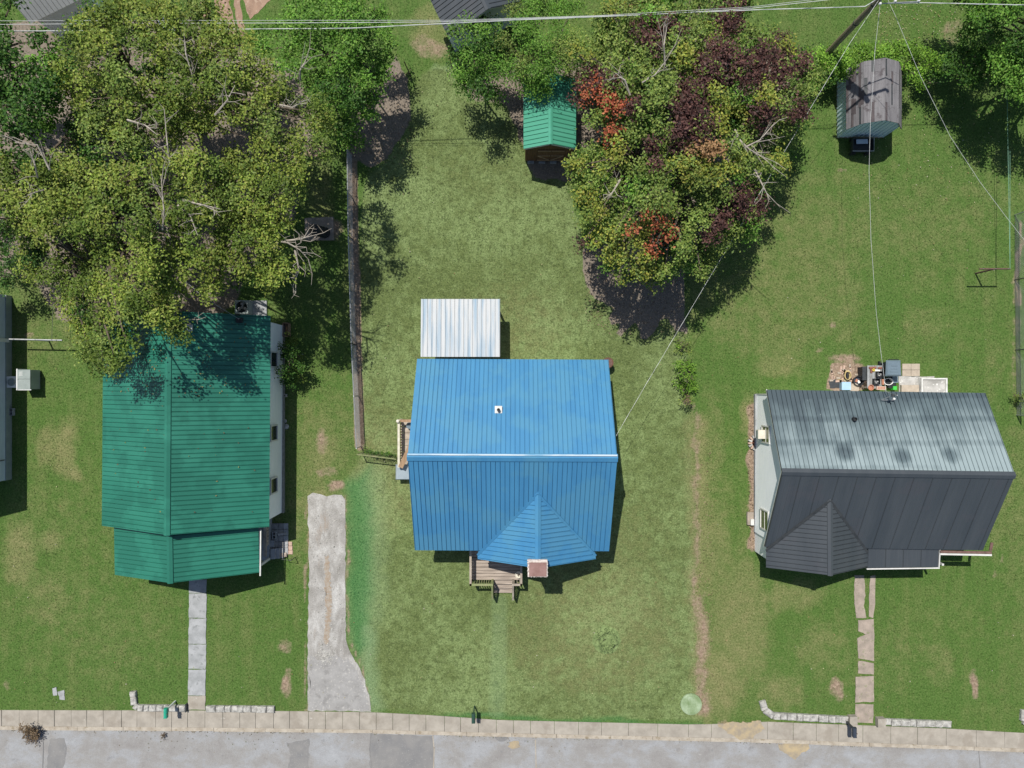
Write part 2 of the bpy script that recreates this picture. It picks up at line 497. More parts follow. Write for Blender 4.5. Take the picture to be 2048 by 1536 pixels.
def ground_masks(px, py):
    wx = px + 7 * vnoise(px, py, 0.035, 1) + 4 * vnoise(px, py, 0.12, 2)
    wy = py + 7 * vnoise(px, py, 0.035, 3) + 4 * vnoise(px, py, 0.12, 4)
    sage = poly_mask(px + 0.4 * (wx - px), py + 0.4 * (wy - py), LOT, 5)
    z = np.zeros_like(px)
    dirt = z.copy(); dry = z.copy(); mint = z.copy(); litter = z.copy(); pale = z.copy()

    def mx(a, b):
        np.maximum(a, b, out=a)
    # bare soil
    soil = [(1172, 492), (1240, 480), (1372, 520), (1374, 672), (1345, 662), (1330, 630), (1310, 640), (1292, 672), (1280, 672), (1272, 640), (1262, 640),
            (1248, 668), (1238, 664), (1240, 640), (1222, 650), (1216, 630), (1230, 615), (1200, 605), (1178, 590), (1168, 540)]
    mx(litter, poly_mask(wx, wy, soil, 6))
    mx(litter, 0.85 * poly_mask(wx, wy, [(735, 180), (795, 120), (822, 160), (822, 262), (772, 318), (735, 335), (705, 315), (690, 250)], 8))
    mx(litter, 0.9 * poly_mask(wx, wy, [(-60, 40), (380, 40), (600, 150), (650, 240), (600, 330), (590, 430), (520, 520), (470, 610), (420, 640), (120, 640), (60, 560), (-60, 560)], 20))
    mx(litter, 0.75 * poly_mask(wx, wy, [(960, 120), (1200, 110), (1330, 60), (1560, 110), (1600, 200), (1520, 330), (1440, 430), (1380, 520), (1240, 490), (1180, 400), (1170, 300), (1050, 300), (1000, 190)], 14))
    mx(litter, 0.8 * poly_mask(wx, wy, [(915, 165), (1045, 155), (1045, 210), (985, 205), (950, 205)], 8))
    mx(litter, 0.8 * poly_mask(wx, wy, [(1050, 300), (1150, 300), (1150, 362), (1065, 362)], 6))
    mx(dirt, 0.9 * line_mask(px, py, [(705, 305), (708, 480), (715, 700), (719, 892)], 10, 5))
    mx(litter, 0.55 * line_mask(px, py, [(702, 305), (706, 480), (712, 700), (716, 892)], 9, 5))
    mx(dirt, 0.62 * line_mask(wx, py, [(1385, 815), (1390, 1000), (1394, 1250), (1406, 1430)], 9, 16))
    mx(dry, 0.8 * line_mask(wx, py, [(1392, 850), (1398, 1000), (1404, 1250), (1414, 1430)], 18, 30))
    mx(dirt, 0.7 * line_mask(wx, wy, [(1406, 1200), (1412, 1420)], 14, 22))
    mx(dirt, 0.95 * poly_mask(wx, wy, [(1657, 728), (1700, 726), (1742, 730), (1742, 780), (1655, 780)], 5))
    mx(dirt, 0.6 * ell_mask(wx, wy, 1690, 716, 45, 12))
    mx(dirt, 0.95 * line_mask(wx, wy, [(1506, 810), (1504, 950), (1504, 1095)], 9, 7))
    mx(dirt, 0.75 * ell_mask(wx, wy, 632, 300, 34, 26))
    mx(dirt, 0.65 * ell_mask(wx, wy, 672, 460, 20, 32))
    mx(dirt, 0.8 * line_mask(wx, wy, [(2038, 450), (2039, 600)], 5, 6))
    mx(dirt, 0.45 * line_mask(wx, wy, [(2030, 560), (2035, 790)], 6, 6))
    mx(dirt, 0.8 * line_mask(wx, wy, [(612, 1000), (613, 1418)], 3, 8))
    mx(dirt, 0.85 * line_mask(wx, wy, [(692, 1000), (694, 1290), (716, 1325), (742, 1405)], 3, 8))
    mx(dirt, 0.7 * ell_mask(wx, wy, 675, 975, 30, 18))
    mx(dirt, 0.7 * line_mask(wx, wy, [(1440, 1452), (1500, 1456), (1560, 1462)], 10, 14))
    mx(dirt, 0.6 * line_mask(wx, wy, [(-50, 1424), (300, 1423)], 3, 8))
    for x, y, rx, ry, v in ((1690, 345, 14, 9, .6), (1672, 1380, 16, 40, .6), (1948, 1378, 14, 36, .7), (1665, 655, 12, 10, .55), (1905, 60, 40, 40, .45),
                            (570, 1365, 16, 40, .65), (570, 1290, 22, 22, .5), (1745, 1160, 10, 20, .3), (560, 1430, 20, 8, .3), (20, 1360, 10, 25, .4),
                            (860, 95, 45, 28, .55), (640, 880, 20, 40, .55), (655, 945, 40, 16, .5), (1990, 1140, 10, 20, .4), (2000, 1115, 8, 18, .5),
                            (2035, 650, 8, 40, .5), (1640, 700, 18, 8, .4), (1960, 150, 40, 20, .4), (62, 668, 20, 8, .5), (1870, 160, 26, 10, .6)):
        mx(dirt, v * ell_mask(wx, wy, x, y, rx, ry))
    # paler, drier grass
    for x, y, rx, ry, v in ((130, 900, 30, 60, .7), (95, 890, 22, 50, .6), (150, 945, 16, 16, .8), (100, 1080, 40, 30, .5), (40, 1110, 40, 80, .6),
                            (90, 1200, 70, 70, .35), (1480, 1250, 70, 160, .6), (1440, 1360, 60, 90, .7), (1560, 1380, 60, 40, .45), (1560, 680, 90, 60, .35),
                            (1500, 830, 20, 60, .5), (1560, 730, 60, 30, .5), (1680, 600, 60, 120, .3), (1800, 430, 60, 90, .25), (1700, 830, 40, 60, .3),
                            (640, 1000, 60, 40, .5), (650, 900, 40, 60, .55), (870, 60, 60, 60, .55), (700, 520, 20, 60, .2), (1640, 1290, 60, 50, .35),
                            (1430, 900, 30, 140, .35), (1430, 1100, 36, 140, .5), (300, 1250, 40, 50, .25), (1950, 330, 30, 30, .2), (1850, 650, 60, 50, .3),
                            (1880, 1330, 40, 60, .3), (1590, 1190, 70, 40, .5), (2000, 720, 40, 60, .25), (640, 400, 40, 90, .45)):
        mx(dry, v * ell_mask(wx, wy, x, y, rx, ry))
    mx(dry, 0.28 * (1 - poly_mask(px, py, [(-400, -300), (2500, -300), (2500, 300), (-400, 300)], 200)) * smooth01(vnoise(px, py, 0.012, 12) + 0.4))
    # over-bright green and milky green bands along the drive and the old path
    mx(mint, 1.0 * poly_mask(wx, wy, [(694, 975), (735, 940), (745, 1060), (745, 1180), (735, 1290), (712, 1320), (694, 1285)], 16))
    mx(pale, 0.9 * line_mask(wx, wy, [(738, 1260), (735, 1330), (752, 1412)], 16, 18))
    mx(pale, 0.55 * line_mask(wx, wy, [(745, 960), (755, 1100), (748, 1230)], 22, 30))
    mx(pale, 0.42 * line_mask(px, py, [(999, 1205), (997, 1330), (993, 1422)], 17, 8))
    mx(pale, 0.9 * line_mask(wx, wy, [(868, 129), (900, 130)], 3, 3))
    for k in range(16):
        for dx in (-10, 9):
            if (k * 7 + (dx > 0) * 3) % 5 != 0:
                mx(litter, 0.38 * ell_mask(px, py, 998 - k * 0.5 + dx, 1212 + 13.3 * k, 5, 4))
    mx(mint, 0.85 * line_mask(wx, wy, [(820, 1427), (1000, 1438), (1400, 1449)], 4, 5))
    return sage, dirt, dry, mint, litter, pale


def build_ground():
    fx = np.arange(-38.0, 38.001, 0.2)
    fy = np.arange(-31.0, 29.001, 0.2)
    far = np.array([6, 16, 36, 76, 156, 316, 600.0])
    xs = np.concatenate([fx[0] - far[::-1], fx, fx[-1] + far])
    ys = np.concatenate([fy[0] - far[::-1], fy, fy[-1] + far])
    X, Y = np.meshgrid(xs, ys)
    px = X * F / H + 1024
    py = 768 - Y * F / H
    mid = edge_y(ROAD_EDGE, px) - 14
    Z = np.zeros_like(X)
    south = py > mid
    Z[south] = -0.35
    Z[py > mid + 6.6 * F / H] = 0.0
    ny, nx = X.shape
    me = bpy.data.meshes.new('ground')
    co = np.stack([X, Y, Z], -1).reshape(-1, 3)
    idx = np.arange(ny * nx).reshape(ny, nx)
    q = np.stack([idx[:-1, :-1], idx[:-1, 1:], idx[1:, 1:], idx[1:, :-1]], -1).reshape(-1, 4)
    me.vertices.add(len(co)); me.vertices.foreach_set('co', co.astype(np.float32).ravel())
    me.loops.add(q.size); me.loops.foreach_set('vertex_index', q.astype(np.int32).ravel())
    me.polygons.add(len(q)); me.polygons.foreach_set('loop_start', np.arange(0, q.size, 4, dtype=np.int32))
    me.update(); me.validate()
    sage, dirt, dry, mint, litter, pale = ground_masks(px, py)
    for nm, chans in (('ga', (sage, dirt, dry)), ('gb', (mint, litter, pale))):
        at = me.color_attributes.new(nm, 'FLOAT_COLOR', 'POINT')
        d = np.ones((len(co), 4), np.float32)
        for i, c in enumerate(chans):
            d[:, i] = c.ravel()
        at.data.foreach_set('color', d.ravel())
    m, n, b = new_mat('lawn')
    pos = pos_node(n)

    def sep(nm):
        a = n.nodes.new('ShaderNodeAttribute'); a.attribute_name = nm
        s = n.nodes.new('ShaderNodeSeparateColor')
        n.links.new(a.outputs['Color'], s.inputs[0])
        return s.outputs[0], s.outputs[1], s.outputs[2]
    a_sage, a_dirt, a_dry = sep('ga')
    a_mint, a_litter, a_pale = sep('gb')
    fine = noise_node(n, pos, 11.0, 6.0, 0.72, 0.4)
    mid_n = noise_node(n, pos_node(n, off=(5, 9, 0)), 1.5, 5.0, 0.65)
    big = noise_node(n, pos_node(n, off=(50, 2, 0)), 0.22, 4.0, 0.6)
    stripes = noise_node(n, pos_node(n, (1.5, 0.11, 1), (3, 3, 0)), 1.0, 3.0, 0.6)
    # vivid neighbours' grass
    viv = ramp_node(n, fine, [(0.30, (0.030, 0.068, 0.013)), (0.5, (0.070, 0.130, 0.029)), (0.72, (0.125, 0.19, 0.056))])
    viv2 = ramp_node(n, fine, [(0.30, (0.055, 0.085, 0.022)), (0.5, (0.115, 0.15, 0.048)), (0.72, (0.195, 0.215, 0.09))])
    f = math_node(n, 'ADD', math_node(n, 'MULTIPLY', mid_n, 0.5), math_node(n, 'MULTIPLY', math_node(n, 'ADD', big, stripes), 0.45))
    viv = mix_node(n, ramp_node(n, f, [(0.66, 0.0), (0.90, 1.0)]), viv, viv2)
    # sage grass of the middle lot
    sg = ramp_node(n, fine, [(0.30, (0.065, 0.10, 0.034)), (0.45, (0.142, 0.195, 0.074)), (0.58, (0.20, 0.26, 0.108)), (0.72, (0.28, 0.335, 0.158))])
    sg2 = ramp_node(n, fine, [(0.30, (0.048, 0.074, 0.023)), (0.48, (0.10, 0.135, 0.046)), (0.72, (0.18, 0.22, 0.085))])
    sg = mix_node(n, ramp_node(n, math_node(n, 'MULTIPLY', math_node(n, 'ADD', mid_n, big), 0.5), [(0.42, 0.0), (0.56, 1.0)]), sg, sg2)
    clumps = ramp_node(n, noise_node(n, pos_node(n, off=(1, 77, 0)), 3.2, 6.0, 0.75), [(0.50, 0.0), (0.62, 0.8)])
    sg = mix_node(n, clumps, sg, (0.062, 0.085, 0.029))
    col = mix_node(n, a_sage, viv, sg)
    dryc = ramp_node(n, fine, [(0.3, (0.14, 0.125, 0.058)), (0.7, (0.36, 0.30, 0.165))])
    edge = math_node(n, 'SUBTRACT', math_node(n, 'ADD', math_node(n, 'MULTIPLY', mid_n, 0.9), math_node(n, 'MULTIPLY', fine, 0.5)), 0.70)

    def masked(a, hard=0.16):
        s = math_node(n, 'ADD', a, math_node(n, 'MULTIPLY', edge, 0.9))
        gate = ramp_node(n, a, [(0.02, 0.0), (0.25, 1.0)])
        return math_node(n, 'MULTIPLY', ramp_node(n, s, [(0.5 - hard, 0.0), (0.5 + hard, 1.0)]), gate)
    col = mix_node(n, math_node(n, 'MULTIPLY', masked(a_dry, 0.4), 0.65), col, dryc)
    mintc = ramp_node(n, fine, [(0.3, (0.022, 0.10, 0.03)), (0.7, (0.085, 0.22, 0.075))])
    col = mix_node(n, math_node(n, 'MULTIPLY', a_mint, 0.8), col, mintc)
    palec = ramp_node(n, fine, [(0.3, (0.09, 0.16, 0.07)), (0.7, (0.25, 0.34, 0.18))])
    col = mix_node(n, math_node(n, 'MULTIPLY', masked(a_pale, 0.45), 0.8), col, palec)
    dirtc = ramp_node(n, noise_node(n, pos, 7.0, 6.0, 0.75), [(0.3, (0.11, 0.08, 0.058)), (0.5, (0.25, 0.185, 0.135)), (0.72, (0.43, 0.34, 0.26))])
    col = mix_node(n, masked(a_dirt), col, dirtc)
    litc = ramp_node(n, noise_node(n, pos_node(n, off=(8, 8, 8)), 9.0, 6.0, 0.75), [(0.32, (0.13, 0.11, 0.09)), (0.58, (0.22, 0.185, 0.15)), (0.7, (0.42, 0.33, 0.25))])
    col = mix_node(n, masked(a_litter, 0.10), col, litc)
    n.links.new(col, b.inputs['Base Color'])
    b.inputs['Roughness'].default_value = 0.9
    b.inputs['Specular IOR Level'].default_value = 0.1
    bp = n.nodes.new('ShaderNodeBump')
    bp.inputs['Strength'].default_value = 0.7
    bp.inputs['Distance'].default_value = 0.05
    n.links.new(math_node(n, 'ADD', fine, math_node(n, 'MULTIPLY', mid_n, 0.6)), bp.inputs['Height'])
    n.links.new(bp.outputs[0], b.inputs['Normal'])
    me.materials.append(m)
    o = bpy.data.objects.new('ground', me)
    COL.objects.link(o)
    ORG[o] = Vector((0, 0, 0))
    return kind(o, 'structure')


GROUND = build_ground()


def ragged(poly, step=8, amp=2.0, seed=0):
    r = random.Random(seed)
    out = []
    for i in range(len(poly)):
        a, b = poly[i], poly[(i + 1) % len(poly)]
        L = math.hypot(b[0] - a[0], b[1] - a[1])
        k = max(1, int(L / step))
        for j in range(k):
            t = j / k
            out.append((a[0] + (b[0] - a[0]) * t + r.uniform(-amp, amp), a[1] + (b[1] - a[1]) * t + r.uniform(-amp, amp)))
    return out


def sheet(name, poly_px, z, m, thick=0.03, parent=None, step=8, amp=2.0, seed=0):
    pts = [P(x, y) for x, y in (ragged(poly_px, step, amp, seed) if amp else poly_px)]
    return MB().prism([(p.x, p.y) for p in pts], z - thick, z).build(name, m, parent)


# ------------------------------------------------------------------ road, kerb, sidewalk
def road_material():
    m, n, b = new_mat('worn_asphalt')
    big = noise_node(n, pos_node(n, (1, 1.3, 1)), 0.55, 8.0, 0.72, 0.15)
    col = ramp_node(n, big, [(0.33, (0.215, 0.205, 0.20)), (0.47, (0.25, 0.245, 0.24)), (0.56, (0.27, 0.275, 0.285)), (0.70, (0.315, 0.325, 0.34))])
    fine = noise_node(n, pos_node(n), 30.0, 4.0, 0.7)
    col = mix_node(n, 0.55, col, ramp_node(n, fine, [(0.3, 0.35), (0.7, 0.66)]), 'OVERLAY')
    spots = ramp_node(n, noise_node(n, pos_node(n, off=(4, 0, 0)), 2.2, 5.0, 0.7), [(0.60, 0.0), (0.70, 0.55)])
    col = mix_node(n, spots, col, (0.16, 0.16, 0.165))
    pal = ramp_node(n, noise_node(n, pos_node(n, off=(9, 40, 0)), 2.6, 6.0, 0.75), [(0.62, 0.0), (0.70, 0.5)])
    col = mix_node(n, pal, col, (0.38, 0.375, 0.36))
    n.links.new(col, b.inputs['Base Color'])
    b.inputs['Roughness'].default_value = 0.85
    b.inputs['Specular IOR Level'].default_value = 0.2
    bp = n.nodes.new('ShaderNodeBump'); bp.inputs['Strength'].default_value = 0.3; bp.inputs['Distance'].default_value = 0.02
    n.links.new(fine, bp.inputs['Height']); n.links.new(bp.outputs[0], b.inputs['Normal'])
    return m


RD = [x for x in ROAD_EDGE]
pts_n = [P(x, y) for x, y in RD]
poly = [(p.x, p.y) for p in pts_n] + [(p.x, p.y - 6.2) for p in reversed(pts_n)]
ROAD = kind(MB().prism(poly, -0.33, -0.11).build('road', road_material()), 'structure')
for i, poly in enumerate(([(96, 1480), (128, 1478), (130, 1505), (124, 1536), (122, 1560), (90, 1560), (94, 1510)],
                          [(572, 1488), (618, 1480), (616, 1536), (618, 1570), (570, 1570), (574, 1536), (580, 1512)],
                          [(742, 1470), (866, 1474), (868, 1500), (866, 1570), (740, 1570), (738, 1500)],
                          [(992, 1474), (1008, 1471), (1017, 1478), (1012, 1484), (998, 1484), (990, 1479)])):
    o = sheet('asphalt_patch', poly, -0.104 if i < 3 else -0.098, 'road_patch', 0.02, ROAD, 6, 1.6, 40 + i)
sheet('straw_patch', [(1558, 1489), (1590, 1486), (1618, 1488), (1622, 1500), (1606, 1508), (1592, 1521), (1578, 1512), (1562, 1502)], -.092, 'straw', .03, ROAD, 4, 2.2, 71)
sheet('straw_patch', [(1020, 1486), (1036, 1482), (1040, 1496), (1026, 1502), (1016, 1496)], -.096, 'straw', .02, ROAD, 4, 2.0, 72)
for i, ln in enumerate(([(741, 1468), (738, 1500), (742, 1536), (740, 1560)], [(865, 1473), (868, 1500), (866, 1560)], [(1071, 1482), (1073, 1560)],
                        [(83, 1462), (84, 1500), (82, 1560)], [(1960, 1504), (1966, 1570)])):
    mb = MB()
    for a, b2 in zip(ln[:-1], ln[1:]):
        A, B = P(*a), P(*b2)
        mb.beam((A.x, A.y, -0.103), (B.x, B.y, -0.103), 0.045, 0.02)
    mb.build('crack_filler', 'kerb' if i in (1, 2) else 'road_patch', ROAD)

kerb_top = MB()
KERB = None
SIDEWALK = thing('sidewalk', 'x', 'x', P(1000, 1455))
del SIDEWALK['label'], SIDEWALK['category']
kind(SIDEWALK, 'structure')
KERB = thing('kerb', 'x', 'x', P(1000, 1470))
del KERB['label'], KERB['category']
kind(KERB, 'structure')
x = -130.0
k = 0
r = random.Random(5)
while x < 2190:
    wd = r.uniform(31, 38) if x < 1030 else r.uniform(44, 62)
    g = 0.36
    x0, x1 = x + g, x + wd - g
    n0, n1 = edge_y(WALK_EDGE, x0), edge_y(WALK_EDGE, x1)
    s0, s1 = edge_y(ROAD_EDGE, x0) - 7.5, edge_y(ROAD_EDGE, x1) - 7.5
    zt = 0.03 + r.uniform(-0.008, 0.008)
    dz = [r.uniform(-0.008, 0.008) for _ in range(4)]
    q = [P(x0, s0), P(x1, s1), P(x1, n1), P(x0, n0)]
    MB().hexa([(p.x, p.y, -0.30) for p in q], [(p.x, p.y, zt + d) for p, d in zip(q, dz)]).build('slab', 'concrete', SIDEWALK)
    x += wd
sheet('soil_patch', [(1436, 1448), (1470, 1444), (1520, 1442), (1532, 1456), (1512, 1466), (1505, 1477), (1476, 1478), (1462, 1466), (1446, 1460)], .048, 'straw', .03, SIDEWALK, 5, 2.5, 73)
x = -140.0
while x < 2200:
    wd = r.uniform(80, 120)
    x0, x1 = x + 0.3, x + wd - 0.3
    q = [P(x0, edge_y(ROAD_EDGE, x0) + r.uniform(-.4, .8)), P(x1, edge_y(ROAD_EDGE, x1) + r.uniform(-.4, .8)),
         P(x1, edge_y(ROAD_EDGE, x1) - 7.1), P(x0, edge_y(ROAD_EDGE, x0) - 7.1)]
    zt = 0.022 + r.uniform(-0.008, 0.006)
    MB().hexa([(p.x, p.y, -0.32) for p in q], [(p.x, p.y, zt) for p in q]).build('kerb_stone', 'kerb', KERB)
    x += wd


# ------------------------------------------------------------------ driveway and garden paths
def drive_material():
    m, n, b = new_mat('broken_concrete_drive')
    big = noise_node(n, pos_node(n, (1.4, .8, 1)), 0.9, 6.0, 0.65, 0.5)
    col = ramp_node(n, big, [(0.34, (0.225, 0.215, 0.20)), (0.5, (0.315, 0.305, 0.29)), (0.64, (0.42, 0.415, 0.40))])
    peb = noise_node(n, pos_node(n), 20.0, 5.0, 0.8)
    col = mix_node(n, 0.75, col, ramp_node(n, peb, [(0.3, 0.28), (0.7, 0.7)]), 'OVERLAY')
    br = ramp_node(n, noise_node(n, pos_node(n, (1.3, .45, 1), (3, 9, 0)), 0.8, 6.0, 0.7), [(0.60, 0.0), (0.70, 0.5)])
    col = mix_node(n, br, col, (0.24, 0.18, 0.13))
    n.links.new(col, b.inputs['Base Color'])
    b.inputs['Roughness'].default_value = 0.95
    b.inputs['Specular IOR Level'].default_value = 0.1
    bp = n.nodes.new('ShaderNodeBump'); bp.inputs['Strength'].default_value = 0.4; bp.inputs['Distance'].default_value = 0.02
    n.links.new(peb, bp.inputs['Height']); n.links.new(bp.outputs[0], b.inputs['Normal'])
    return m


DRIVE = kind(sheet('driveway', [(616, 992), (626, 985), (642, 990), (655, 992), (668, 990), (682, 990), (690, 1000), (691, 1100), (690, 1200), (693, 1288),
                               (700, 1305), (715, 1328), (730, 1360), (740, 1400), (742, 1423), (616, 1421), (615, 1300), (618, 1150)], 0.016,
                   drive_material(), 0.12, None, 9, 1.5, 3), 'structure')
sheet('soil_strip', [(650, 1112), (657, 1110), (660, 1150), (664, 1200), (661, 1250), (655, 1288), (648, 1284), (652, 1230), (650, 1170)], .021, 'drive_soil', .02, DRIVE, 3, 2.4, 14)
sheet('asphalt_apron', [(619, 1312), (640, 1322), (672, 1310), (700, 1322), (722, 1360), (736, 1402), (736, 1420), (619, 1418)], .021, 'apron', .02, DRIVE, 3.5, 3.0, 15)
mb = MB()
r = random.Random(8)
for k in range(420):
    t = r.random()
    if t < 0.45:
        x, y = r.gauss(650, 9), r.gauss(1312, 9)
    else:
        x, y = r.uniform(622, 686), r.uniform(1000, 1300)
    p = P(x, y)
    s = r.uniform(0.02, 0.055)
    mb.lathe((p.x, p.y, 0.0), [(s, 0.005), (s * .9, s * .5), (s * .3, s * .9)], 5)
kind(mb.build('loose_gravel', 'stone', DRIVE), 'stuff')


def path(name, slabs, m, seed, z=0.03):
    base = slabs[len(slabs) // 2][0]
    t = thing(name, 'x', 'x', P(*base))
    del t['label'], t['category']
    kind(t, 'structure')
    for i, s in enumerate(slabs):
        mm = m[i % len(m)] if isinstance(m, list) else m
        sheet('slab', s, z + 0.006 * ((i * 7) % 3), mm, 0.10, t, 7, 0.7, seed + i)
    return t


sl = []
ys = [1158, 1186, 1236, 1288, 1338, 1391, 1419]
for a, b2 in zip(ys[:-1], ys[1:]):
    lx = lambda y: 379 - (y - 1160) * 0.010
    sl.append([(lx(a), a + .6), (lx(a) + 35, a + .6), (lx(b2) + 34.5, b2 - .6), (lx(b2), b2 - .6)])
path('garden_path', sl, ['concrete_grey', 'concrete_grey', 'concrete_grey', 'concrete_grey', 'concrete_grey', 'concrete'], 60)
path('garden_path', [[(1709, 1150), (1728, 1150), (1730, 1190), (1727, 1212), (1733, 1236), (1712, 1236), (1708, 1200)],
                     [(1740, 1152), (1750, 1150), (1750, 1200), (1746, 1236), (1737, 1232), (1738, 1190)],
                     [(1716, 1240), (1746, 1238), (1748, 1262), (1730, 1268), (1716, 1262)],
                     [(1714, 1276), (1748, 1262), (1748, 1322), (1716, 1316)],
                     [(1716, 1321), (1747, 1326), (1747, 1348), (1716, 1346)],
                     [(1711, 1353), (1747, 1351), (1747, 1403), (1710, 1404)],
                     [(1710, 1408), (1747, 1408), (1746, 1446), (1710, 1444)]], 'concrete_pink', 80)

# red-brown dirt track at the back
TRACK = thing('dirt_track', 'x', 'x', P(480, 20))
del TRACK['label'], TRACK['category']
kind(TRACK, 'structure')
sheet('rut', [(424, -40), (450, -40), (460, 10), (470, 50), (478, 72), (452, 74), (440, 40), (430, 10)], 0.012, 'dirt', 0.05, TRACK, 7, 1.5, 4)
sheet('rut', [(466, -40), (480, -40), (482, 20), (494, 76), (482, 74), (476, 50), (468, 10)], 0.014, 'dirt', 0.05, TRACK, 7, 1.5, 5)
sheet('rut', [(486, -40), (560, -40), (540, 0), (520, 20), (500, 40), (496, 30), (488, 0)], 0.012, 'dirt', 0.05, TRACK, 7, 1.5, 6)
sheet('rut', [(395, -40), (404, -40), (412, 10), (418, 40), (410, 40), (400, 10)], 0.012, 'dirt', 0.05, TRACK, 7, 1.5, 7)

# ------------------------------------------------------------------ roofs and houses
PANEL_CACHE = {}


def panel_mesh(w, L, m, rib, minor=False):
    key = (round(w, 3), round(L, 3), m, rib, minor)
    if key in PANEL_CACHE:
        return PANEL_CACHE[key]
    prof = []
    u = 0.0
    while u < w - 0.09:
        if minor and u > 0.01:
            prof += [(u, 0.0), (u + .015, .007), (u + .035, .007), (u + .05, 0.0)]
            u += rib
            continue
        prof += [(u, 0.0), (u + .006, .024), (u + .018, .024), (u + .024, 0.0), (u + .025, -.036), (u + .040, -.036), (u + .041, 0.0)]
        u += rib
    prof.append((w, 0.0))
    mb = MB()
    vs = [(a, 0, h) for a, h in prof] + [(a, L, h) for a, h in prof]
    n = len(prof)
    mb.add(vs, [(i, i + 1, n + i + 1, n + i) for i in range(n - 1)])
    me = bpy.data.meshes.new('roof_panel')
    me.from_pydata(mb.v, [], mb.f)
    me.materials.append(MT[m])
    me.update()
    PANEL_CACHE[key] = me
    return me


def roof_plane(roof, O, E, R, m, pw=0.9144, rib=0.2286, clip=None, name='roof_panel', minor=False):
    """panels from eave line O->E up to ridge point R (above O); clip = list of (point, normal): keep the normal's side"""
    U = (E - O); W = U.length; U.normalize()
    V = (R - O); V -= U * V.dot(U); L = V.length; V.normalize()
    N = U.cross(V)
    if N.z < 0:
        O, E = E, O
        R = R + (O - E)
        U = -U
        N = U.cross(V)
    base = Matrix((U, V, N)).transposed().to_4x4()
    u = 0.0
    first = (W - int(W / pw) * pw)
    while u < W - 0.05:
        wd = min(pw, W - u)
        me = panel_mesh(wd, L, m, rib, minor)
        mw = Matrix.Translation(O + U * u) @ base
        if clip:
            bm = bmesh.new(); bm.from_mesh(me); bm.transform(mw)
            for (cp, cn) in clip:
                bmesh.ops.bisect_plane(bm, geom=bm.verts[:] + bm.edges[:] + bm.faces[:], plane_co=cp, plane_no=-cn, clear_outer=True)
            if not bm.verts:
                bm.free(); u += pw; continue
            bm.transform(mw.inverted())
            me = bpy.data.meshes.new(name); bm.to_mesh(me); bm.free()
            me.materials.append(MT[m])
        mesh_obj(name, me, roof, mw)
        u += pw


def square_up(R0, R1, A0, A1, B0, B1):
    """make both eaves parallel to the ridge and as long as it"""
    d = (R1 - R0).normalized()
    for e0, e1 in ((A0, A1), (B0, B1)):
        o = ((e0 - R0) + (e1 - R1)) / 2
        o -= d * o.dot(d)
        e0[:] = R0 + o
        e1[:] = R1 + o


def gable_roof(t, R0, R1, A0, A1, B0, B1, m, trim='trim', pw=0.9144, rib=0.2286, clip=None, cap_m=None, cap_w=0.16, mA=None, thick=0.115, minorB=False):
    """R ridge ends, A and B eave ends; mA = other material for the A slope"""
    up = Vector((0, 0, 1))
    square_up(R0, R1, A0, A1, B0, B1)
    mb = MB()
    for e0, e1 in ((A0, A1), (B0, B1)):
        n = (e1 - e0).cross(R0 - e0).normalized()
        if n.z < 0:
            n = -n
        lo, hi = -0.045 - thick, -0.045
        q = [e0, e1, R1, R0]
        c = (e1 - e0).cross(R0 - e0).z
        if c < 0:
            q = [e1, e0, R0, R1]
        mb.hexa([p + n * lo for p in q], [p + n * hi for p in q])
    roof = mb.build('roof', trim, t)
    if clip:
        bm = bmesh.new(); bm.from_mesh(roof.data)
        for cp, cn in clip:
            bmesh.ops.bisect_plane(bm, geom=bm.verts[:] + bm.edges[:] + bm.faces[:], plane_co=cp - ORG[roof] - cn * 0.12, plane_no=-cn, clear_outer=True)
        bm.to_mesh(roof.data); bm.free()
    roof_plane(roof, A0, A1, R0, mA or m, pw, rib, clip)
    roof_plane(roof, B0, B1, R0, m, pw, rib, clip, minor=minorB)
    cap = MB()
    d = (R1 - R0).normalized()
    a = (A0 - R0); a -= d * a.dot(d); a.normalize()
    b = (B0 - R0); b -= d * b.dot(d); b.normalize()
    s0, s1 = R0 - d * 0.03, R1 + d * 0.03
    if clip:
        s0 = R0
    z = up * 0.052
    for q in (a, b):
        cap.add([s0 + z, s1 + z, s1 + q * cap_w + z, s0 + q * cap_w + z,
                 s1 + q * (cap_w + .004) + up * 0.02, s0 + q * (cap_w + .004) + up * 0.02], [(0, 1, 2, 3), (3, 2, 4, 5)])
    cap.build('ridge_cap', cap_m or m, roof)
    return roof


def valley(parent, gR, ga, gb, pt, nrm, m):
    """valley flashing where a gable's slopes run into the main roof plane"""
    def hit(p):
        # the main plane met along -y from p
        d = Vector((0, -1, 0))
        return p + d * ((pt - p).dot(nrm) / d.dot(nrm))
    a = hit(gR)
    for e in (ga, gb):
        b = hit(e)
        MB().beam(a + nrm * .04, b + nrm * .04, .11, .05, up=nrm).build('valley_flashing', m, parent)


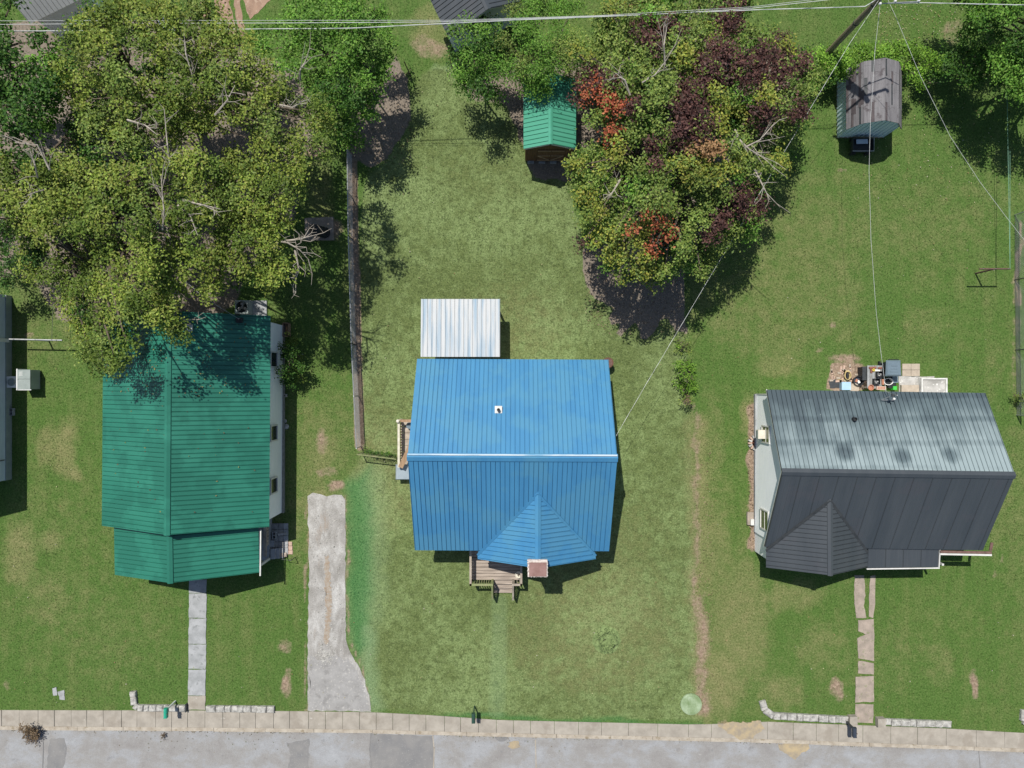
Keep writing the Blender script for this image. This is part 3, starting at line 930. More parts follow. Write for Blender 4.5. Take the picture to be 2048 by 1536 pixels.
def gable_walls(mb, R0, R1, A0, A1, B0, B1, end_in, eave_in, z0, drop=0.18):
    square_up(R0, R1, A0, A1, B0, B1)
    d = (R1 - R0).normalized()
    ring = []
    for R, A, B, s in ((R0, A0, B0, 1), (R1, A1, B1, -1)):
        sh = d * end_in * s
        ta = eave_in / max(0.1, (Vector((A.x, A.y, 0)) - Vector((R.x, R.y, 0))).length)
        tb = eave_in / max(0.1, (Vector((B.x, B.y, 0)) - Vector((R.x, R.y, 0))).length)
        a = A.lerp(R, ta) + sh - Vector((0, 0, drop))
        b = B.lerp(R, tb) + sh - Vector((0, 0, drop))
        rr = R + sh - Vector((0, 0, drop))
        ring.append([Vector((a.x, a.y, z0)), Vector((b.x, b.y, z0)), b, rr, a])
    n = 5
    vs = ring[0] + ring[1]
    fs = [tuple(range(n)), tuple(range(2 * n - 1, n - 1, -1))]
    for i in range(n):
        j = (i + 1) % n
        fs.append((i, n + i, n + j, j))
    mb.add(vs, fs)
    return ring


def lap_siding(name, parent, a, b, z0, ztop, out, m, step=0.115):
    """lapped boards on a wall face from a to b (world xy), top height given at both ends (or three points for a gable)"""
    mb = MB()
    a, b = Vector((a[0], a[1], 0)), Vector((b[0], b[1], 0))
    o = Vector((out[0], out[1], 0)).normalized()
    L = (b - a).length
    d = (b - a).normalized()
    top = sorted(ztop)           # list of (s along wall 0..1, z)

    def span(z):
        ss = [s for s in np.linspace(0, 1, 101) if np.interp(s, [q[0] for q in top], [q[1] for q in top]) >= z]
        return (min(ss), max(ss)) if ss else None
    z = z0
    zmax = max(q[1] for q in top)
    while z < zmax - 0.02:
        z2 = min(z + step, zmax)
        s = span(z2) or span(z)
        if s is None or s[1] - s[0] < 0.01:
            break
        p0, p1 = a + d * L * s[0], a + d * L * s[1]
        lo, hi = o * 0.030, o * 0.012
        vs = [p0 + lo + Vector((0, 0, z)), p1 + lo + Vector((0, 0, z)), p1 + hi + Vector((0, 0, z2)), p0 + hi + Vector((0, 0, z2)),
              p0 + hi + Vector((0, 0, z)), p1 + hi + Vector((0, 0, z))]
        mb.add(vs, [(0, 1, 2, 3), (4, 5, 1, 0)])
        z = z2
    return mb.build(name, m, parent)


def window(parent, c, along, out, w, h, glass='glass', frame='trim', mull=False):
    """window centred at c on a wall; along = unit horizontal, out = outward"""
    c, u, o = Vector(c), Vector(along).normalized(), Vector(out).normalized()
    up = Vector((0, 0, 1))
    mb = MB()
    fw = 0.07
    for s in (-1, 1):
        mb.beam(c + u * s * (w / 2 + fw / 2) - up * (h / 2 + fw) + o * .035, c + u * s * (w / 2 + fw / 2) + up * (h / 2 + fw) + o * .035, fw, 0.09, up=o)
        mb.beam(c - u * (w / 2) + up * s * (h / 2 + fw / 2) + o * .037, c + u * (w / 2) + up * s * (h / 2 + fw / 2) + o * .037, 0.09, fw)
    if mull:
        mb.beam(c - u * (w / 2) + o * .03, c + u * (w / 2) + o * .03, 0.05, 0.04)
    f = mb.build('window', frame, parent)
    g = MB()
    q = [c - u * w / 2 - up * h / 2 + o * .038, c + u * w / 2 - up * h / 2 + o * .038, c + u * w / 2 + up * h / 2 + o * .038, c - u * w / 2 + up * h / 2 + o * .038]
    nn = (q[1] - q[0]).cross(q[2] - q[0])
    if nn.dot(o) < 0:
        q = q[::-1]
    g.quad(*q)
    g.build('pane', glass, f)
    return f


def vent(parent, p, r=0.07, h=0.28, boot=None, m='black'):
    if boot:
        MB().box((p.x, p.y, p.z + 0.04), (boot, boot, 0.07)).build('vent_flashing', 'trim', parent)
    mb = MB()
    mb.lathe((p.x, p.y, p.z), [(r, 0), (r, h), (r * .78, h), (r * .78, h - .1)], 12)
    return mb.build('vent_pipe', m, parent)


# ---- green house (left)
def green_house():
    zr, ze = 4.7, 2.6
    R0, R1 = P(336, 622, zr), P(333, 1070, zr)
    A0, A1 = P(206, 612, ze), P(204, 1055, ze)
    B0, B1 = P(541, 632, ze), P(539, 1058, ze)
    t = thing('house', 'house with dark green metal roof, white siding and a lower front porch roof', 'house', P(370, 850))
    mb = MB()
    ring = gable_walls(mb, R0, R1, A0, A1, B0, B1, 0.3, 0.16, -0.05)
    wall = mb.build('wall', 'siding', t)
    x = ring[0][1].x
    n_y, s_y = ring[0][1].y, ring[1][1].y
    lap_siding('siding', wall, (ring[0][1].x, n_y), (ring[1][1].x, s_y), 0.28, [(0, 2.42), (1, 2.42)], (1, 0), 'siding', 0.2)
    MB().box((x - 0.02, (n_y + s_y) / 2, 0.11), (0.16, n_y - s_y + 0.04, 0.33)).build('foundation', 'paver_grey', t)
    for py in (719, 866, 971):
        yy = P(0, py, 1.8).y
        window(t, (x + 0.01, yy, 1.8), (0, 1, 0), (1, 0, 0), 0.72, 0.95)
    roof = gable_roof(t, R0, R1, A0, A1, B0, B1, 'green', 'trim_dark', cap_w=0.17)
    p = P(380, 656, 4.25)
    vent(roof, Vector((p.x, p.y, 4.32)), 0.06, 0.25, 0.34, 'metal_white')
    # service entry head on the back slope
    q = P(478, 640, 3.3)
    mb = MB().tube([(q.x, q.y + 0.3, 2.6), (q.x, q.y + 0.25, 3.7), (q.x + .12, q.y + .2, 3.8)], 0.04, 6)
    mb.box((q.x + 0.05, q.y - 0.02, 3.35), (0.3, 0.25, 0.18))
    mb.build('service_mast', 'black', t)
    # front porch
    zr2, ze2 = 4.08, 2.38
    r0, r1 = P(338, 1045, zr2), P(340, 1166, zr2)
    a0, a1 = P(229, 1030, ze2), P(228, 1149, ze2)
    b0, b1 = P(519, 1030, ze2), P(516, 1149, ze2)
    gable_roof(t, r0, r1, a0, a1, b0, b1, 'green', 'trim_dark', cap_w=0.16).name = 'porch_roof'
    g0, g1 = P(519, 1060, ze2), P(518, 1152, ze2)
    MB().beam(g0 + Vector((.05, 0, -.05)), g1 + Vector((.05, 0, -.05)), 0.06, 0.08).build('gutter', 'trim', t)
    ys, yn = a1.y + 0.25, A1.y + 0.3
    xl, xr = a0.x + 0.25, b0.x - 0.1
    MB().box(((xl + xr) / 2, (ys + yn) / 2, 0.2), (xr - xl, yn - ys, 0.42)).build('porch_floor', 'concrete_grey', t)
    # porch rail wall along the right side, boards one by one
    for k in range(11):
        y = yn - 0.06 - k * 0.165
        if y > ys + .1:
            MB().box((xr - 0.05, y, 0.75), (0.035, 0.135, 0.72)).build('board', 'wood_ns', t)
    MB().box((xr + 0.02, (ys + yn) / 2 + .15, 1.13), (0.16, yn - ys - .5, 0.05)).build('rail', 'wood_ns', t)
    for yy in (ys + 0.1, yn - 0.1):
        for xx in (xl + 0.08, xr - 0.02):
            MB().box((xx, yy, 1.35), (0.12, 0.12, 1.9)).build('porch_post', 'trim', t)
    for k in range(3):
        MB().box((xr + 0.18 + k * 0.2, ys + 0.35, 0.36 - k * 0.12), (0.26, 0.55, 0.1)).build('step', 'concrete_grey', t)
    return t


GH = green_house()

# stoop beside the green house
stoop = thing('stoop', 'paved corner landing between green-roofed house wall and porch', 'patio', P(558, 1085))
r = random.Random(3)
for i in range(4):
    for j in range(5):
        c = P(545 + i * 9.2, 1052 + j * 12.2)
        MB().box((c.x, c.y, 0.05 + r.uniform(0, .02)), (0.235, 0.315, 0.1), r.uniform(-.03, .03)).build('paver', 'paver_grey' if i < 3 else 'concrete_grey', stoop)
for i in range(3):
    for j in range(2):
        c = P(574 + i * 0.6 + (j * 7), 1087 + i * 8.6)
        MB().box((c.x, c.y, 0.03), (0.20, 0.21, 0.06), 0.1 * r.uniform(-1, 1)).build('brick', 'brick_pale', stoop)
for (px, py, up_, lab) in ((548, 1071, True, 'upright grey cinder block with two open cells on the stoop'), (544, 1088, False, 'grey cinder block lying flat beside the porch rail')):
    c = P(px, py, 0.3)
    t = MB()
    if up_:
        for dx in (-0.085, 0.085):
            t.box((c.x + dx, c.y, 0.20), (0.03, 0.40, 0.2))
        for dy in (-0.185, 0, 0.185):
            t.box((c.x, c.y + dy, 0.20), (0.14, 0.03, 0.2))
    else:
        t.box((c.x - .02, c.y, 0.19), (0.17, 0.38, 0.18))
        for dy in (-0.15, 0, 0.15):
            t.box((c.x + 0.09, c.y + dy, 0.19), (0.055, 0.05, 0.18))
    tag(t.build('cinder_block', 'concrete_grey'), lab, 'cinder block')
c = P(566, 1068)
tag(MB().beam((c.x - .2, c.y, 0.16), (c.x + .2, c.y + .05, 0.16), 0.11, 0.1).build('board_offcut', 'concrete_pale'), 'short pale board lying across the stoop pavers', 'board')
a, b2 = P(538, 1110), P(575, 1108)
tag(MB().beam((a.x, a.y, 0.09), (b2.x, b2.y, 0.09), 0.22, 0.18).build('timber', 'wood'), 'grey weathered timber edging the stoop', 'timber')
# bent bike-rack like handrail at the stoop corner
A = P(573, 1112); B = P(585, 1116)
mb = MB().tube([(A.x, A.y, 0), (A.x, A.y, .75), (B.x + .15, B.y + .05, .75), (B.x + .15, B.y + .05, 0)], 0.022, 6)
tag(mb.build('handrail', 'metal_dark'), 'small dark bent pipe handrail at the stoop edge', 'handrail')


# ---- air conditioner behind the green house
def condenser(px, py, label):
    p = P(px, py, 0.75)
    t = thing('air_conditioner', label, 'air conditioner', (p.x, p.y, 0))
    MB().box((p.x + .35, p.y - .05, 0.05), (1.5, 0.95, 0.10)).build('pad', 'concrete_grey', t)
    mb = MB()
    s, h = 0.72, 0.70
    for sx in (-1, 1):
        mb.box((p.x + sx * (s / 2 - .02), p.y, 0.1 + h / 2), (0.04, s, h))
        mb.box((p.x, p.y + sx * (s / 2 - .02), 0.1 + h / 2), (s - .08, 0.04, h))
    mb.box((p.x, p.y, 0.14), (s - .08, s - .08, 0.06))
    n = 24
    ring_o, ring_i = [], []
    for k in range(n):
        a = 2 * math.pi * k / n
        cx, cy = math.cos(a), math.sin(a)
        m_ = max(abs(cx), abs(cy))
        ring_o.append((p.x + cx / m_ * s / 2, p.y + cy / m_ * s / 2, 0.1 + h + .02))
        ring_i.append((p.x + cx * s * .42, p.y + cy * s * .42, 0.1 + h + .02))
    mb.add(ring_o + ring_i, [(k, (k + 1) % n, n + (k + 1) % n, n + k) for k in range(n)])
    mb.build('cabinet', 'metal_grey', t)
    fan = MB()
    fan.lathe((p.x, p.y, 0.66), [(0.07, 0), (0.07, 0.06)], 12)
    for k in range(3):
        a = math.pi / 2 + k * 2 * math.pi / 3
        pts = []
        for rr, da in ((.06, -.5), (.17, -.55), (.27, -.42), (.28, .0), (.25, .42), (.15, .5), (.06, .4)):
            pts.append((p.x + rr * math.cos(a + da), p.y + rr * math.sin(a + da), 0.70 + 0.05 * da))
        fan.add(pts, [tuple(range(len(pts)))])
    fan.build('fan', 'ac_fan', t)
    g = MB()
    for rr in (.12, .2, .28):
        ring = [(p.x + rr * math.cos(q * math.pi / 10), p.y + rr * math.sin(q * math.pi / 10), 0.83) for q in range(21)]
        g.tube(ring, 0.004, 3, cap=False)
    for k in range(4):
        a = k * math.pi / 4
        g.beam((p.x - .31 * math.cos(a), p.y - .31 * math.sin(a), .828), (p.x + .31 * math.cos(a), p.y + .31 * math.sin(a), .828), .008, .008)
    g.build('grille', 'metal_dark', t)
    return t


condenser(484, 614, 'square outdoor air conditioner with exposed fan behind green-roofed house')

# wooden pallet crate and small things along the green house wall
p = P(551 + 24, 660)
cr = thing('wooden_crate', 'small open wooden crate frame at back corner of white siding wall', 'crate', (p.x, p.y, 0))
for (dx, dy, sx, sy) in ((-.16, 0, .04, .75), (.16, 0, .04, .75), (0, -.36, .36, .04), (0, .36, .36, .04)):
    MB().box((p.x + dx, p.y + dy, 0.17), (sx, sy, 0.34)).build('board', 'wood_tan', cr)
MB().box((p.x, p.y, 0.02), (.3, .7, .03)).build('base', 'wood_tan', cr)
p = P(567.5, 791)
tb = MB()
for dx in (-.1, .1):
    tb.box((p.x, p.y + dx * .7, 0.1), (0.40, 0.03, 0.2))
for dx in (-.18, 0, .18):
    tb.box((p.x + dx, p.y, 0.1), (0.03, 0.11, 0.2))
tag(tb.build('cinder_block', 'concrete_pale'), 'pale cinder block on ground against white siding below bush', 'cinder block')
for px, py, k_, lab in ((570, 842, 1.0, 'smaller pale stone beside white siding, nearer the bush'), (573, 853, 1.3, 'larger pale stone beside the white siding wall')):
    p = P(px, py)
    tag(MB().lathe((p.x, p.y, 0), [(.10 * k_, 0), (.12 * k_, .05), (.05, .1)], 9).build('stone', 'stone'), lab, 'stone', 'stones beside the siding')


# ---- blue house (middle)
def blue_house():
    zr = 5.55
    R0, R1 = P(815, 914, zr), P(1235, 916, zr)
    zb, zf = 2.35, 2.9
    A0, A1 = P(836, 718, zb), P(1218, 719, zb)
    B0, B1 = P(831, 1101, zf), P(1220, 1102, zf)
    W = 4.95
    for q, s in ((R0, -1), (A0, -1), (B0, -1), (R1, 1), (A1, 1), (B1, 1)):
        q.x = 0.02 + s * W
    t = thing('house', 'house with bright blue metal roof, front gable and brick chimney', 'house', P(1025, 910))
    mb = MB()
    ring = gable_walls(mb, R0, R1, A0, A1, B0, B1, 0.25, 0.3, -0.05)
    mb.build('wall', 'siding', t)
    roof = gable_roof(t, R0, R1, A0, A1, B0, B1, 'blue', 'blue', cap_w=0.22)
    d = 0.17
    # weathered white stripe along the ridge cap
    a, b = R0 + Vector((0, .12, .02)), R1 + Vector((0, .12, .02))
    MB().beam(a + Vector((0, 0, .005)), b + Vector((0, 0, .005)), 0.085, 0.02, up=(0, .56, .83)).build('ridge_flashing', 'flash', roof)
    # front gable
    zg, zge = 4.58, 2.78
    nrm = (B1 - B0).cross(R0 - B0).normalized()
    if nrm.z < 0:
        nrm = -nrm
    gR0, gR1 = P(1078, 985, zg), P(1074, 1130, zg)
    gx = (gR0.x + gR1.x) / 2
    gR0.x = gR1.x = gx
    ga0, ga1 = P(953, 1000, zge), P(953, 1118, zge)
    gb0, gb1 = P(1192, 1000, zge), P(1192, 1118, zge)
    gR0.y = ga0.y = gb0.y = -5.2
    gR1.y = ga1.y = gb1.y = -8.95
    gx2 = 3.02
    ga0.x = ga1.x = gx - gx2; gb0.x = gb1.x = gx + gx2
    clip = [(B0 + nrm * 0.02, nrm)]
    rf = gable_roof(t, gR0, gR1, ga0, ga1, gb0, gb1, 'blue', 'blue', clip=clip, cap_w=0.17)
    rf.name = 'gable_roof'
    mb = MB()
    gable_walls(mb, gR0, gR1, ga0, ga1, gb0, gb1, 0.22, 0.25, -0.04)
    mb.build('gable_wall', 'siding', t)
    q = P(997, 819, 4.0)
    zz = 5.55 - (q.y - R0.y) * (5.55 - zb) / (A0.y - R0.y)
    q = P(997, 819, zz)
    vent(roof, Vector((q.x, q.y, zz + .05)), 0.075, 0.30, 0.36, 'black')
    # chimney
    valley(rf, gR0, ga0, gb0, B0, nrm, 'blue')
    c = P(1075, 1136, 4.7)
    ch = MB()
    ch.box((c.x, c.y, 2.3), (0.86, 0.72, 4.7))
    chim = ch.build('chimney', 'brick', t)
    rr = random.Random(2)
    MB().box((c.x, c.y, 4.70), (0.95, 0.82, 0.16)).build('chimney_rim', 'mortar_white', chim)
    MB().box((c.x + .01, c.y - .04, 4.80), (0.84, 0.66, 0.08)).build('chimney_cap', 'chimney_cap', chim)
    for k in range(26):
        a = rr.random() * 4
        s = a % 1
        x, y = [(c.x - .46 + .92 * s, c.y + .39), (c.x + .46, c.y - .4 + .8 * s), (c.x - .46 + .92 * s, c.y - .39), (c.x - .46, c.y - .4 + .8 * s)][int(a)]
        MB().lathe((x, y, 4.74), [(.05, 0), (.045, .05), (.02, .07)], 5).build('mortar_lump', 'mortar_white', chim)
    # rear lean-to roof
    z0, z1 = 2.42, 2.25
    l0, l1 = P(841, 598, z1), P(1000, 598, z1)
    h0, h1 = P(839, 718, z0), P(1000, 718, z0)
    h0.y = h1.y = A0.y + 0.10
    l0.x = h0.x = -4.72
    l1.x = h1.x = -0.62
    lean = MB()
    q = [l0, l1, h1, h0]
    lean.hexa([p + Vector((0, 0, -.17)) for p in (h0, h1, l1, l0)], [p + Vector((0, 0, -.05)) for p in (h0, h1, l1, l0)])
    lr = lean.build('lean_to_roof', 'trim', t)
    O, E = l1, l0
    roof_plane(lr, l1, l0, h1, 'white_roof', 0.70, 0.1143 * 2)
    for k, q in enumerate((l0, l1)):
        MB().box((q.x + (.2, -.2)[k], q.y - .2, 1.02), (.1, .1, 2.1)).build('post', 'wood_ns', t)
    MB().box(((l0.x + l1.x) / 2, l0.y - .9, 0.06), (l1.x - l0.x - .3, 1.4, .12)).build('porch_floor', 'concrete_grey', t)
    return t, R0, nrm


BH, BH_R0, BH_N = blue_house()


# ---- front deck of the blue house
def front_deck():
    zd = 0.62
    x0, x1 = P(943, 0, zd).x, P(1042, 0, zd).x
    y1, y0 = -8.35, P(0, 1160, zd).y
    t = thing('deck', 'small grey wooden front deck with railings and steps by chimney', 'deck', ((x0 + x1) / 2, (y0 + y1) / 2, 0))
    n = 13
    bw = (y1 - y0) / n
    for k in range(n):
        MB().box(((x0 + x1) / 2, y0 + bw * (k + .5), zd - .02), (x1 - x0, bw - 0.022, 0.04)).build('deck_board', 'wood', t)
    MB().box(((x0 + x1) / 2, (y0 + y1) / 2, zd - .13), (x1 - x0 - .05, y1 - y0 - .05, 0.15)).build('joists', 'wood_ns', t)
    for xx in (x0 + .06, x1 - .06):
        for yy in (y0 + .06, y1 - .3):
            MB().box((xx, yy, .28), (.1, .1, .56)).build('leg', 'wood_ns', t)
    zr = zd + 0.9
    xs0, xs1 = P(985, 0, .8).x, P(1026, 0, .8).x

    def rail(a, b, m='wood_ns', skip=False):
        a, b = Vector(a), Vector(b)
        rl = MB().beam(a + Vector((0, 0, zr)), b + Vector((0, 0, zr)), 0.11, 0.045).build('rail', m, t)
        L = (b - a).length
        k = int(L / 0.125)
        me = None
        for i in range(k):
            q = a.lerp(b, (i + .5) / k)
            MB().box((q.x, q.y, (zd + zr) / 2), (0.04, 0.04, zr - zd)).build('baluster', m, rl)
        for q in (a, b):
            MB().box((q.x, q.y, (zr + .02) / 2), (0.1, 0.1, zr + .1)).build('rail_post', m, t)
    rail((x0, y1 + .1, 0), (x0, y0, 0))
    rail((x0, y0, 0), (xs0, y0, 0), 'wood_green')
    rail((xs1, y0, 0), (x1, y0, 0))
    rail((x1, y0, 0), (x1, y1 - .1, 0))
    for k in range(3):
        zz = zd - 0.17 * (k + 1)
        if zz > 0.02:
            MB().box(((xs0 + xs1) / 2, y0 - 0.15 - k * 0.28, zz), (xs1 - xs0 - .1, 0.25, 0.045)).build('step', 'wood', t)
    for xx, m in ((xs0, 'wood_green'), (xs1, 'wood_ns')):
        MB().beam((xx, y0 - .02, zd - .05), (xx, y0 - 1.0, 0.05), 0.05, 0.22).build('stringer', m, t)
        rl = MB().beam((xx, y0 - .04, zr), (xx, y0 - 1.0, zr - .62), 0.09, 0.045).build('rail', m, t)
        MB().box((xx, y0 - .95, (zr - .6) / 2), (.09, .09, zr - .6)).build('rail_post', m, t)
        for k in range(6):
            f = (k + .7) / 7
            zt = zr - .62 * f
            zb = max(0.05, zd - .1 - .6 * f)
            MB().box((xx, y0 - .04 - .96 * f, (zt + zb) / 2), (.035, .035, zt - zb)).build('baluster', m, rl)
    return t, (x1, y0, zd)


FD, fd = front_deck()
p = P(1037, 1150, 0.9)
pot = thing('plant_pot', 'round cream pot with dark spider-like plant on front deck corner', 'pot', (p.x, p.y, fd[2]))
MB().lathe((p.x, p.y, fd[2]), [(.12, 0), (.17, .2), (.19, .26), (.165, .26), (.15, .2)], 14).build('pot', 'cream', pot)
mb = MB()
for k in range(7):
    a = k * .9
    mb.tube([(p.x, p.y, fd[2] + .2), (p.x + .05 * math.cos(a), p.y + .05 * math.sin(a), fd[2] + .3), (p.x + .1 * math.cos(a), p.y + .1 * math.sin(a), fd[2] + .27)], .008, 3)
mb.build('stems', 'wood_brown', pot)


# ---- side stoop of the blue house
def side_stoop():
    x0, x1 = P(799, 0, .9).x, -4.85
    y1, y0 = P(0, 841, .9).y, P(0, 930, .5).y
    t = thing('side_deck', 'narrow side deck with pale railing along the blue-roofed house', 'deck', ((x0 + x1) / 2, (y0 + y1) / 2, 0))
    for k in range(7):
        y = lerp(y0, y1, (k + .5) / 7)
        MB().box(((x0 + x1) / 2, y, .40), (x1 - x0, (y1 - y0) / 7 - .02, .045)).build('deck_board', 'wood_ns', t)
    for yy in (y0 + .08, y1 - .08):
        for xx in (x0 + .06, x1 - .1):
            MB().box((xx, yy, .19), (.1, .1, .38)).build('leg', 'wood_ns', t)
    zr = 1.15
    rl = MB().beam((x0, y0, zr), (x0, y1, zr), .12, .05).build('rail', 'wood_pale', t)
    n = 17
    for k in range(n):
        y = lerp(y0 + .1, y1 - .06, k / (n - 1))
        MB().box((x0 + .03, y, .78), (.045, .05, .74)).build('baluster', 'wood_tan', rl)
    MB().beam((x0, y1, zr + .002), (x1, y1, zr + .002), .14, .05).build('rail', 'wood_tan', t)
    for yy in (y0, y1):
        MB().box((x0, yy, .6), (.11, .11, 1.2)).build('rail_post', 'wood_pale', t)
    MB().lathe((x0 - .03, y1 - .02, 1.2), [(.07, 0), (.10, .06), (.07, .14), (.02, .16)], 12).build('post_cap', 'cream', t)
    return t, x0, x1, y0, y1


SS, sx0, sx1, sy0, sy1 = side_stoop()
a, b = Vector((sx1 - .05, sy1 - .25, 1.25)), Vector((sx0 + .10, sy0 - .05, 1.2))
pl = thing('plank', 'long tan plank lying diagonally across the side deck railing', 'plank', (sx0 + .2, sy0, 1.1))
MB().beam(a, b, 0.26, 0.04).build('board', 'wood_tan', pl)
p = P(815, 851, .6)
tag(MB().lathe((p.x + .12, p.y, .42), [(.15, 0), (.17, .28), (.18, .3), (.02, .31)], 14).build('bucket', 'bin_grey'), 'round grey lidded bucket standing on the side deck', 'bucket')
p = P(806, 944, .75)
bn = thing('storage_box', 'grey plastic storage box beside the blue-roofed house side deck', 'box', (p.x, p.y, 0))
mb = MB().hexa([(p.x - .34, p.y - .36, 0), (p.x + .30, p.y - .36, 0), (p.x + .30, p.y + .34, 0), (p.x - .34, p.y + .34, 0)],
               [(p.x - .38, p.y - .40, .68), (p.x + .34, p.y - .40, .68), (p.x + .34, p.y + .38, .68), (p.x - .38, p.y + .38, .68)])
mb.build('body', 'bin_dark', bn)
mb = MB().hexa([(p.x - .41, p.y - .43, .68), (p.x + .37, p.y - .43, .68), (p.x + .37, p.y + .41, .68), (p.x - .41, p.y + .41, .68)],
               [(p.x - .36, p.y - .38, .78), (p.x + .32, p.y - .38, .78), (p.x + .32, p.y + .36, .78), (p.x - .36, p.y + .36, .78)])
mb.build('lid', 'bin_pale', bn)
# barrel at the back corner of the blue house
p = P(1214, 722, .55)
p.x = 5.2; p.y = 1.15
br = thing('barrel', 'round barrel filled with rubbish at back corner of blue-roofed house', 'barrel', (p.x, p.y, 0))
MB().lathe((p.x, p.y, 0), [(.25, 0), (.28, .15), (.29, .4), (.27, .78), (.235, .78), (.225, .68)], 18).build('body', 'wood_brown', br)
MB().lathe((p.x, p.y, .74), [(.285, -.05), (.29, -.05), (.29, .02), (.27, .03)], 18).build('hoop', 'rust', br)
r = random.Random(4)
for k in range(7):
    a = r.random() * 6.28; d = r.random() * .13
    MB().box((p.x + d * math.cos(a), p.y + d * math.sin(a), .70 + r.random() * .04), (.1, .13, .05), a).build('scrap', r.choice(['paper', 'terracotta', 'concrete_pink']), br)


# ---- charcoal house (right)
def grey_house():
    zr, ze = 4.83, 2.6
    R0, R1 = P(1565, 944, zr), P(2030, 951, zr)
    A0, A1 = P(1538, 777, ze), P(1975, 786, ze)
    B0, B1 = P(1531, 1094, ze), P(1974, 1103, ze)
    u = (R1 - R0).normalized()
    A0 = A1 - u * (R1 - R0).length
    B1 = B0 + u * (R1 - R0).length
    t = thing('house', 'house with charcoal grey metal roof and white lapped siding on gable end', 'house', P(1760, 940))
    mb = MB()
    ring = gable_walls(mb, R0, R1, A0, A1, B0, B1, 0.33, 0.28, -0.05)
    wall = mb.build('wall', 'siding', t)
    a, b, c_, rr, d_ = ring[0]
    L = 1
    s_r = (rr.y - a.y) / (b.y - a.y)
    lap_siding('siding', wall, (a.x, a.y), (b.x, b.y), 0.22, [(0, d_.z), (s_r, rr.z - .1), (1, c_.z)], (-1, 0), 'siding', 0.13)
    MB().box((a.x - 0.03, (a.y + b.y) / 2, 0.09), (0.18, abs(a.y - b.y) + .06, 0.30)).build('foundation', 'concrete_grey', t)
    MB().box((a.x + .4, a.y + .02, 1.3), (.9, .05, 2.3)).build('corner_board', 'trim', t)
    roof = gable_roof(t, R0, R1, A0, A1, B0, B1, 'slate', 'trim_dark', rib=0.2286, cap_w=0.2, mA='slate_graded', thick=0.05, minorB=True)
    for e in (A0, B0):
        MB().beam(e + Vector((.03, 0, -.17)), R0 + Vector((.03, 0, -.17)), .04, .10).build('rake_board', 'trim', roof)
    # windows in the gable end
    wxa = lambda y: a.x + (b.x - a.x) * (y - a.y) / (b.y - a.y) - 0.012
    y1 = P(0, 869, 1.75).y
    wx = wxa(y1)
    wdw = window(t, (wx, y1, 1.75), (0, 1, 0), (-1, 0, 0), 0.80, 1.0, 'glass_lawn_tint', 'trim', True)
    mb = MB().box((wx - .2, y1 - .0, 1.5), (.42, .46, .36))
    ac = mb.build('window_air_conditioner', 'cream', t)
    MB().box((wx - .42, y1, 1.5), (.012, .38, .26)).build('grille', 'metal_grey', ac)
    y2 = P(0, 1040, 1.75).y
    wx = wxa(y2)
    window(t, (wx, y2, 1.75), (0, 1, 0), (-1, 0, 0), 0.95, 1.05, 'glass_lawn_tint', 'trim', True)
    # front gable
    zg, zge = 4.04, 2.5
    nrm = (B1 - B0).cross(R0 - B0).normalized()
    if nrm.z < 0:
        nrm = -nrm
    gx, hw = 15.70, 2.62
    gR0, gR1 = Vector((gx, -5.4, zg)), Vector((gx + .02, -9.44, zg))
    ga0, ga1 = Vector((gx - hw, -5.4, zge)), Vector((gx - hw, -9.42, zge))
    gb0, gb1 = Vector((gx + hw, -5.4, zge)), Vector((gx + hw, -9.42, zge))
    rf = gable_roof(t, gR0, gR1, ga0, ga1, gb0, gb1, 'slate', 'trim_dark', clip=[(B0 + nrm * .02, nrm)], cap_w=0.15)
    rf.name = 'gable_roof'
    valley(rf, gR0, ga0, gb0, B0, nrm, 'trim_dark')
    mb = MB()
    gable_walls(mb, gR0, gR1, ga0, ga1, gb0, gb1, 0.25, 0.28, -0.04)
    mb.build('gable_wall', 'siding', t)
    # flat porch roof with white gutter
    z0, z1 = 2.42, 2.52
    q0, q1 = P(1741, 1136, z0), P(1877, 1134, z0)
    q0.x = gx + hw + .02
    h0, h1 = Vector((q0.x, -8.35, z1)), Vector((q1.x, -8.45, z1))
    mb = MB().hexa([p + Vector((0, 0, -.14)) for p in (q0, q1, h1, h0)], [p + Vector((0, 0, -.05)) for p in (q0, q1, h1, h0)])
    pr = mb.build('porch_roof', 'trim_dark', t)
    roof_plane(pr, q0, q1, h0, 'slate', minor=True)
    MB().beam(q0 + Vector((0, -.06, -.06)), q1 + Vector((.08, -.06, -.06)), .06, .08).build('gutter', 'trim', t)
    MB().beam(q1 + Vector((.03, 0, -.03)), h1 + Vector((.03, 0, -.03)), .05, .08).build('gutter', 'trim', t)
    e0, e1 = P(1878, 1108, 2.5), P(1983, 1110, 2.5)
    MB().beam(e0 + Vector((.06, .0, -.02)), e1 + Vector((0, 0, -.02)), .09, .10).build('gutter', 'trim', t)
    f0, f1 = P(1878, 1104, 2.55), P(1983, 1106, 2.55)
    MB().beam(f0 + Vector((.06, .02, .0)), f1 + Vector((0, .02, 0)), .12, .05).build('fascia', 'trim_rust', t)
    g0 = P(1983, 1105, 2.55); g1 = P(1985, 1085, 2.6)
    MB().beam(g0 + Vector((-.07, .1, .02)), g1 + Vector((-.05, 0, .02)), .14, .05).build('fascia', 'trim_rust', t)
    for px in (1760, 1860):
        q = P(px, 1128, 1.2)
        MB().box((P(px, 0, 1.2).x, q0.y + .15, 1.16), (.1, .1, 2.36)).build('porch_post', 'trim', t)
    MB().box(((q0.x + q1.x) / 2, -8.9, .1), (q1.x - q0.x, .9, .24)).build('porch_floor', 'concrete_pink', t)
